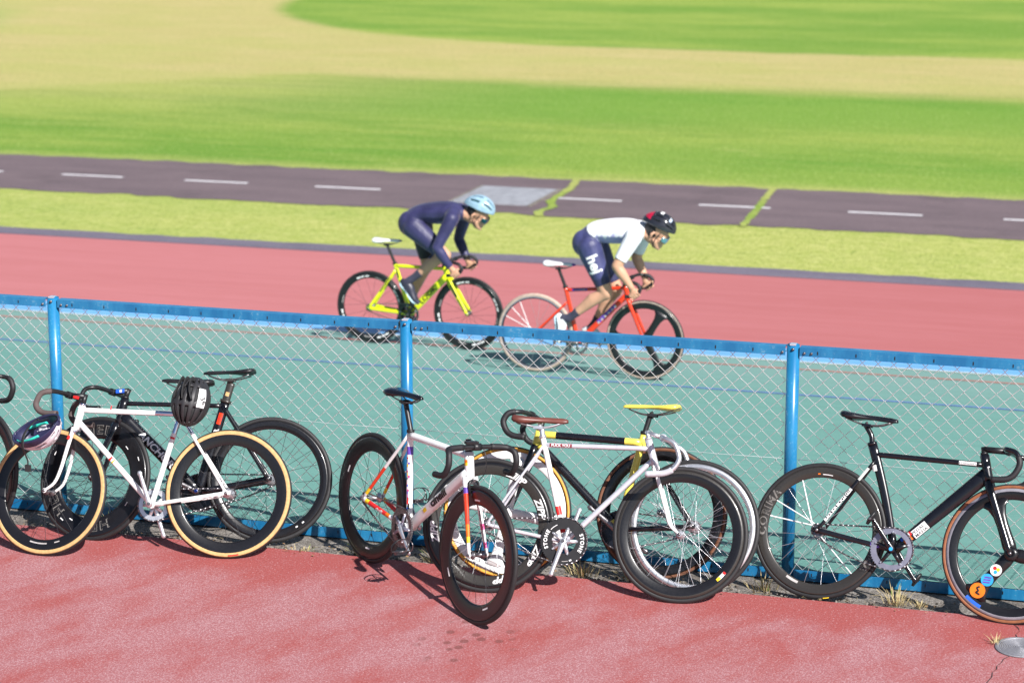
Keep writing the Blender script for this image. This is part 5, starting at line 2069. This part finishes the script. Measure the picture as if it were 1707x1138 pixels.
def chin_strap(body, hp):
    mb = MB()
    for sd in (-1, 1):
        mb.tube(bez([hp(.035, sd * .080, .04), hp(.025, sd * .079, -.02), hp(.028, sd * .062, -.075), hp(.035, sd * .03, -.108), hp(.035, 0, -.116)], 4), [(.0042, .0012)] * 17, M_STRAP, 6, True)
        mb.tube(bez([hp(-.05, sd * .080, .02), hp(-.01, sd * .084, -.03), hp(.026, sd * .066, -.07)], 4), [(.0035, .0012)] * 9, M_STRAP, 6, True)
    mb.build("chin_strap", body)


def shoe(body, an, heel, toe, m_up, m_sole):
    mb = MB()
    d = (toe - heel).normalized()
    up = Vector((0, 1, 0)).cross(d)
    if up.dot(an - heel) < 0:
        up = -up
    L = (toe - heel).length
    h0 = heel - d * .025
    pts = [h0 + up * .012, heel + up * .020, heel + d * L * .28 + up * .026, heel + d * L * .55 + up * .012, heel + d * L * .85, toe + d * .006 - up * .003]
    smooth_limb(mb, pts, [(.030, .026), (.044, .036), (.046, .038), (.036, .041), (.026, .043), (.015, .030)], 4)
    limb(mb, [heel + up * .03 + d * .02, an.lerp(heel, .45) + d * .006], [(.040, .038), (.038, .037)], 14)
    for f in range(len(mb.mi)):
        mb.mi[f] = mb.mid(m_up)
    o = mb.build("shoe", body)
    sb = MB()
    pts = [h0 - up * .014, heel - up * .016, heel + d * L * .3 - up * .014, heel + d * L * .6 - up * .022, heel + d * L * .88 - up * .022, toe + d * .008 - up * .012]
    smooth_limb(sb, pts, [(.010, .024), (.012, .034), (.011, .034), (.010, .042), (.009, .043), (.006, .026)], 4)
    for f in range(len(sb.mi)):
        sb.mi[f] = sb.mid(m_sole)
    sb.build("sole", o)


def bike_helmet(body, hp, HR, bike, shell, lin, tail=None, tilt=0., **kw):
    HL = Matrix.Translation(hp(-.016, 0, .060)) @ HR.to_4x4() @ Matrix.Rotation(radians(tilt), 4, 'Y')
    return helmet("helmet", HL, shell, lin, body, tail=tail, size=(.138, .096, .118), **kw)


# ---- rider in navy
fa = Vector((.86, 0, -.51)).normalized()
J = dict(pelvis=V(.445, 1.148), lumbar=V(.545, 1.222), chest=V(.690, 1.235), upback=V(.800, 1.245), neck=V(.935, 1.235), head=V(1.045, 1.232),
         face=fa, headup=Vector((.51, 0, .86)).normalized(),
         sh=[V(.862, 1.215, -.185), V(.862, 1.215, .185)], el=[V(.752, .965, -.262), V(.758, .960, .262)], wr=[V(.862, .778, -.212), V(.862, .778, .212)],
         grip=[V(.905, .722, -.198), V(.905, .722, .198)], gaxis=V(.80, .60),
         hip=[V(.462, 1.112, -.092), V(.462, 1.112, .092)], kn=[V(.770, .868, -.105), V(.520, .722, .10)], an=[V(.438, .632, -.115), V(.318, .352, .115)],
         heel=[V(.368, .585, -.118), V(.262, .312, .118)], toe=[V(.505, .432, -.122), V(.392, .165, .122)])
p1, segs, hp, HR = rider("person", YB, J, "person in a navy skinsuit and pale blue helmet crouched over the yellow bicycle")
cls = []
for f in p1.data.polygons:
    cls.append(classify(f.center, segs) + (f.center.copy(), f.normal.copy()))
garment(p1, cls, "skinsuit", lambda c: c[1] in ('tr', 'ua') or (c[1] == 'fa' and c[2] < .93) or (c[1] == 'th' and c[2] < .80) or (c[1] == 'ne' and c[2] < .12), .004,
        lambda c: M_NAVYD if (c[1] == 'th' and c[3].y > 0 and c[2] > .1) else M_NAVY)  # far thigh of the suit near black, the rest navy
garment(p1, cls, "socks", lambda c: c[1] == 'sh' and c[2] > .70 or c[1] == 'ft', .003, lambda c: M_SOCK)
for k in (0, 1):
    shoe(p1, J['an'][k], J['heel'][k], J['toe'][k], M_SHOEB, M_SOLE)
hm, S_ = bike_helmet(p1, hp, HR, YB, mat("pale_blue_shell", (.26, .40, .50), .3, coat=.4), mat("teal_liner", (.01, .08, .10), .6), tilt=-5, gaps=(-52, -20, 20, 52), vents=((24, 78), (88, 138)), gapw=6.2)
glasses(p1, hp, HR, M_LENSD)
chin_strap(p1, hp)
hb_ = MB()
hb_.ellipsoid(hp(-.030, 0, .022), (.088, .0785, .078), M_HAIR, 18, 12, HR)
hb_.build("hair", p1)

# ---- rider in white
J = dict(pelvis=V(.478, 1.142), lumbar=V(.555, 1.218), chest=V(.705, 1.232), upback=V(.835, 1.240), neck=V(.960, 1.228), head=V(1.045, 1.228),
         face=Vector((.84, 0, -.54)).normalized(), headup=Vector((.54, 0, .84)).normalized(),
         sh=[V(.895, 1.215, -.180), V(.895, 1.215, .180)], el=[V(.775, .985, -.245), V(.800, .975, .245)], wr=[V(.888, .812, -.212), V(.888, .812, .212)],
         grip=[V(.918, .745, -.198), V(.918, .745, .198)], gaxis=V(.80, .60),
         hip=[V(.492, 1.105, -.092), V(.492, 1.105, .092)], kn=[V(.650, .728, -.108), V(.672, .715, .10)], an=[V(.325, .500, -.115), V(.462, .392, .115)],
         heel=[V(.232, .485, -.118), V(.412, .335, .118)], toe=[V(.252, .300, -.122), V(.590, .262, .122)])
p2, segs, hp, HR = rider("person", RB, J, "person in a white jersey, navy shorts and black helmet crouched over the red bicycle")
cls = []
for f in p2.data.polygons:
    cls.append(classify(f.center, segs) + (f.center.copy(), f.normal.copy()))
waist = lambda c: c[5].z - 1.215 + (c[5].x - .515) * .9 - .006 * sin(c[5].x * 60)


def jm(c):
    p_ = c[5]
    if c[1] == 'tr' and p_.z < 1.212 + .022 * sin(p_.x * 90) * sin(p_.x * 37) + .10 * (p_.x - .7) and p_.x > .56 and p_.x < .86:
        return M_JLOW
    return M_JERSEY


jersey_t = lambda c: (c[1] == 'tr' and waist(c) > 0) or (c[1] == 'ua' and c[2] < .78) or (c[1] == 'th' and waist(c) > 0) or (c[1] == 'ne' and c[2] < .05)
garment(p2, cls, "jersey", jersey_t, .007, jm)
sh_ = garment(p2, cls, "shorts", lambda c: not jersey_t(c) and (c[1] == 'tr' or (c[1] == 'th' and c[2] < .82)), .004, lambda c: M_HEM if c[1] == 'th' and c[2] > .68 else M_SHORT)
garment(p2, cls, "socks", lambda c: c[1] == 'sh' and c[2] > .74 or c[1] == 'ft', .003, lambda c: M_SOCK)
for k in (0, 1):
    shoe(p2, J['an'][k], J['heel'][k], J['toe'][k], M_SHOEW, M_SOLE if k == 0 else M_SHOEW)
bvh = BVHTree.FromPolygons([v.co for v in sh_.data.vertices], [tuple(p_.vertices) for p_ in sh_.data.polygons])
vs, fs, asp = text_geo("hej", .03, 0, 1.0)
a_, b_ = J['hip'][0], J['kn'][0]
dl = (b_ - a_)
dl.y = 0
dl.normalize()
nl = Vector((dl.z, 0, -dl.x))
if nl.x < 0:
    nl = -nl
ctr = a_.lerp(b_, .36) + nl * .004
mb = MB()
pts = []
for x, y in vs:
    q = ctr + dl * (x * .128) + nl * (y * .128 * .95)
    hit = bvh.ray_cast(Vector((q.x, -.6, q.z)), Vector((0, 1, 0)))
    pts.append((hit[0] + hit[1] * .0025) if hit[0] else Vector((q.x, -.19, q.z)))
mb.add(pts, fs, M_WHITED, False)
o = bpy.data.objects.new("lettering", mb.mesh("lettering"))
COL.objects.link(o)
o.parent = sh_
hm, S_ = bike_helmet(p2, hp, HR, RB, mat("glossy_black_shell", (.018, .018, .025), .18, coat=.8), M_LINER, tilt=-5, tail=mat("crimson_panel", (.5, .01, .05), .35), gapw=4.4)
shell_patch(hm, S_, 100, -6, .05, .028, M_WHITED, 0., "sticker", k=1.03)
shell_patch(hm, S_, 62, -26, .035, .02, mat("pale_blue_decal", (.5, .6, .75), .4), 0., "sticker", k=1.03)
glasses(p2, hp, HR, M_LENS)
chin_strap(p2, hp)
hb_ = MB()
hb_.ellipsoid(hp(-.032, 0, .018), (.092, .080, .084), M_HAIR, 18, 12, HR)
hb_.build("hair", p2)
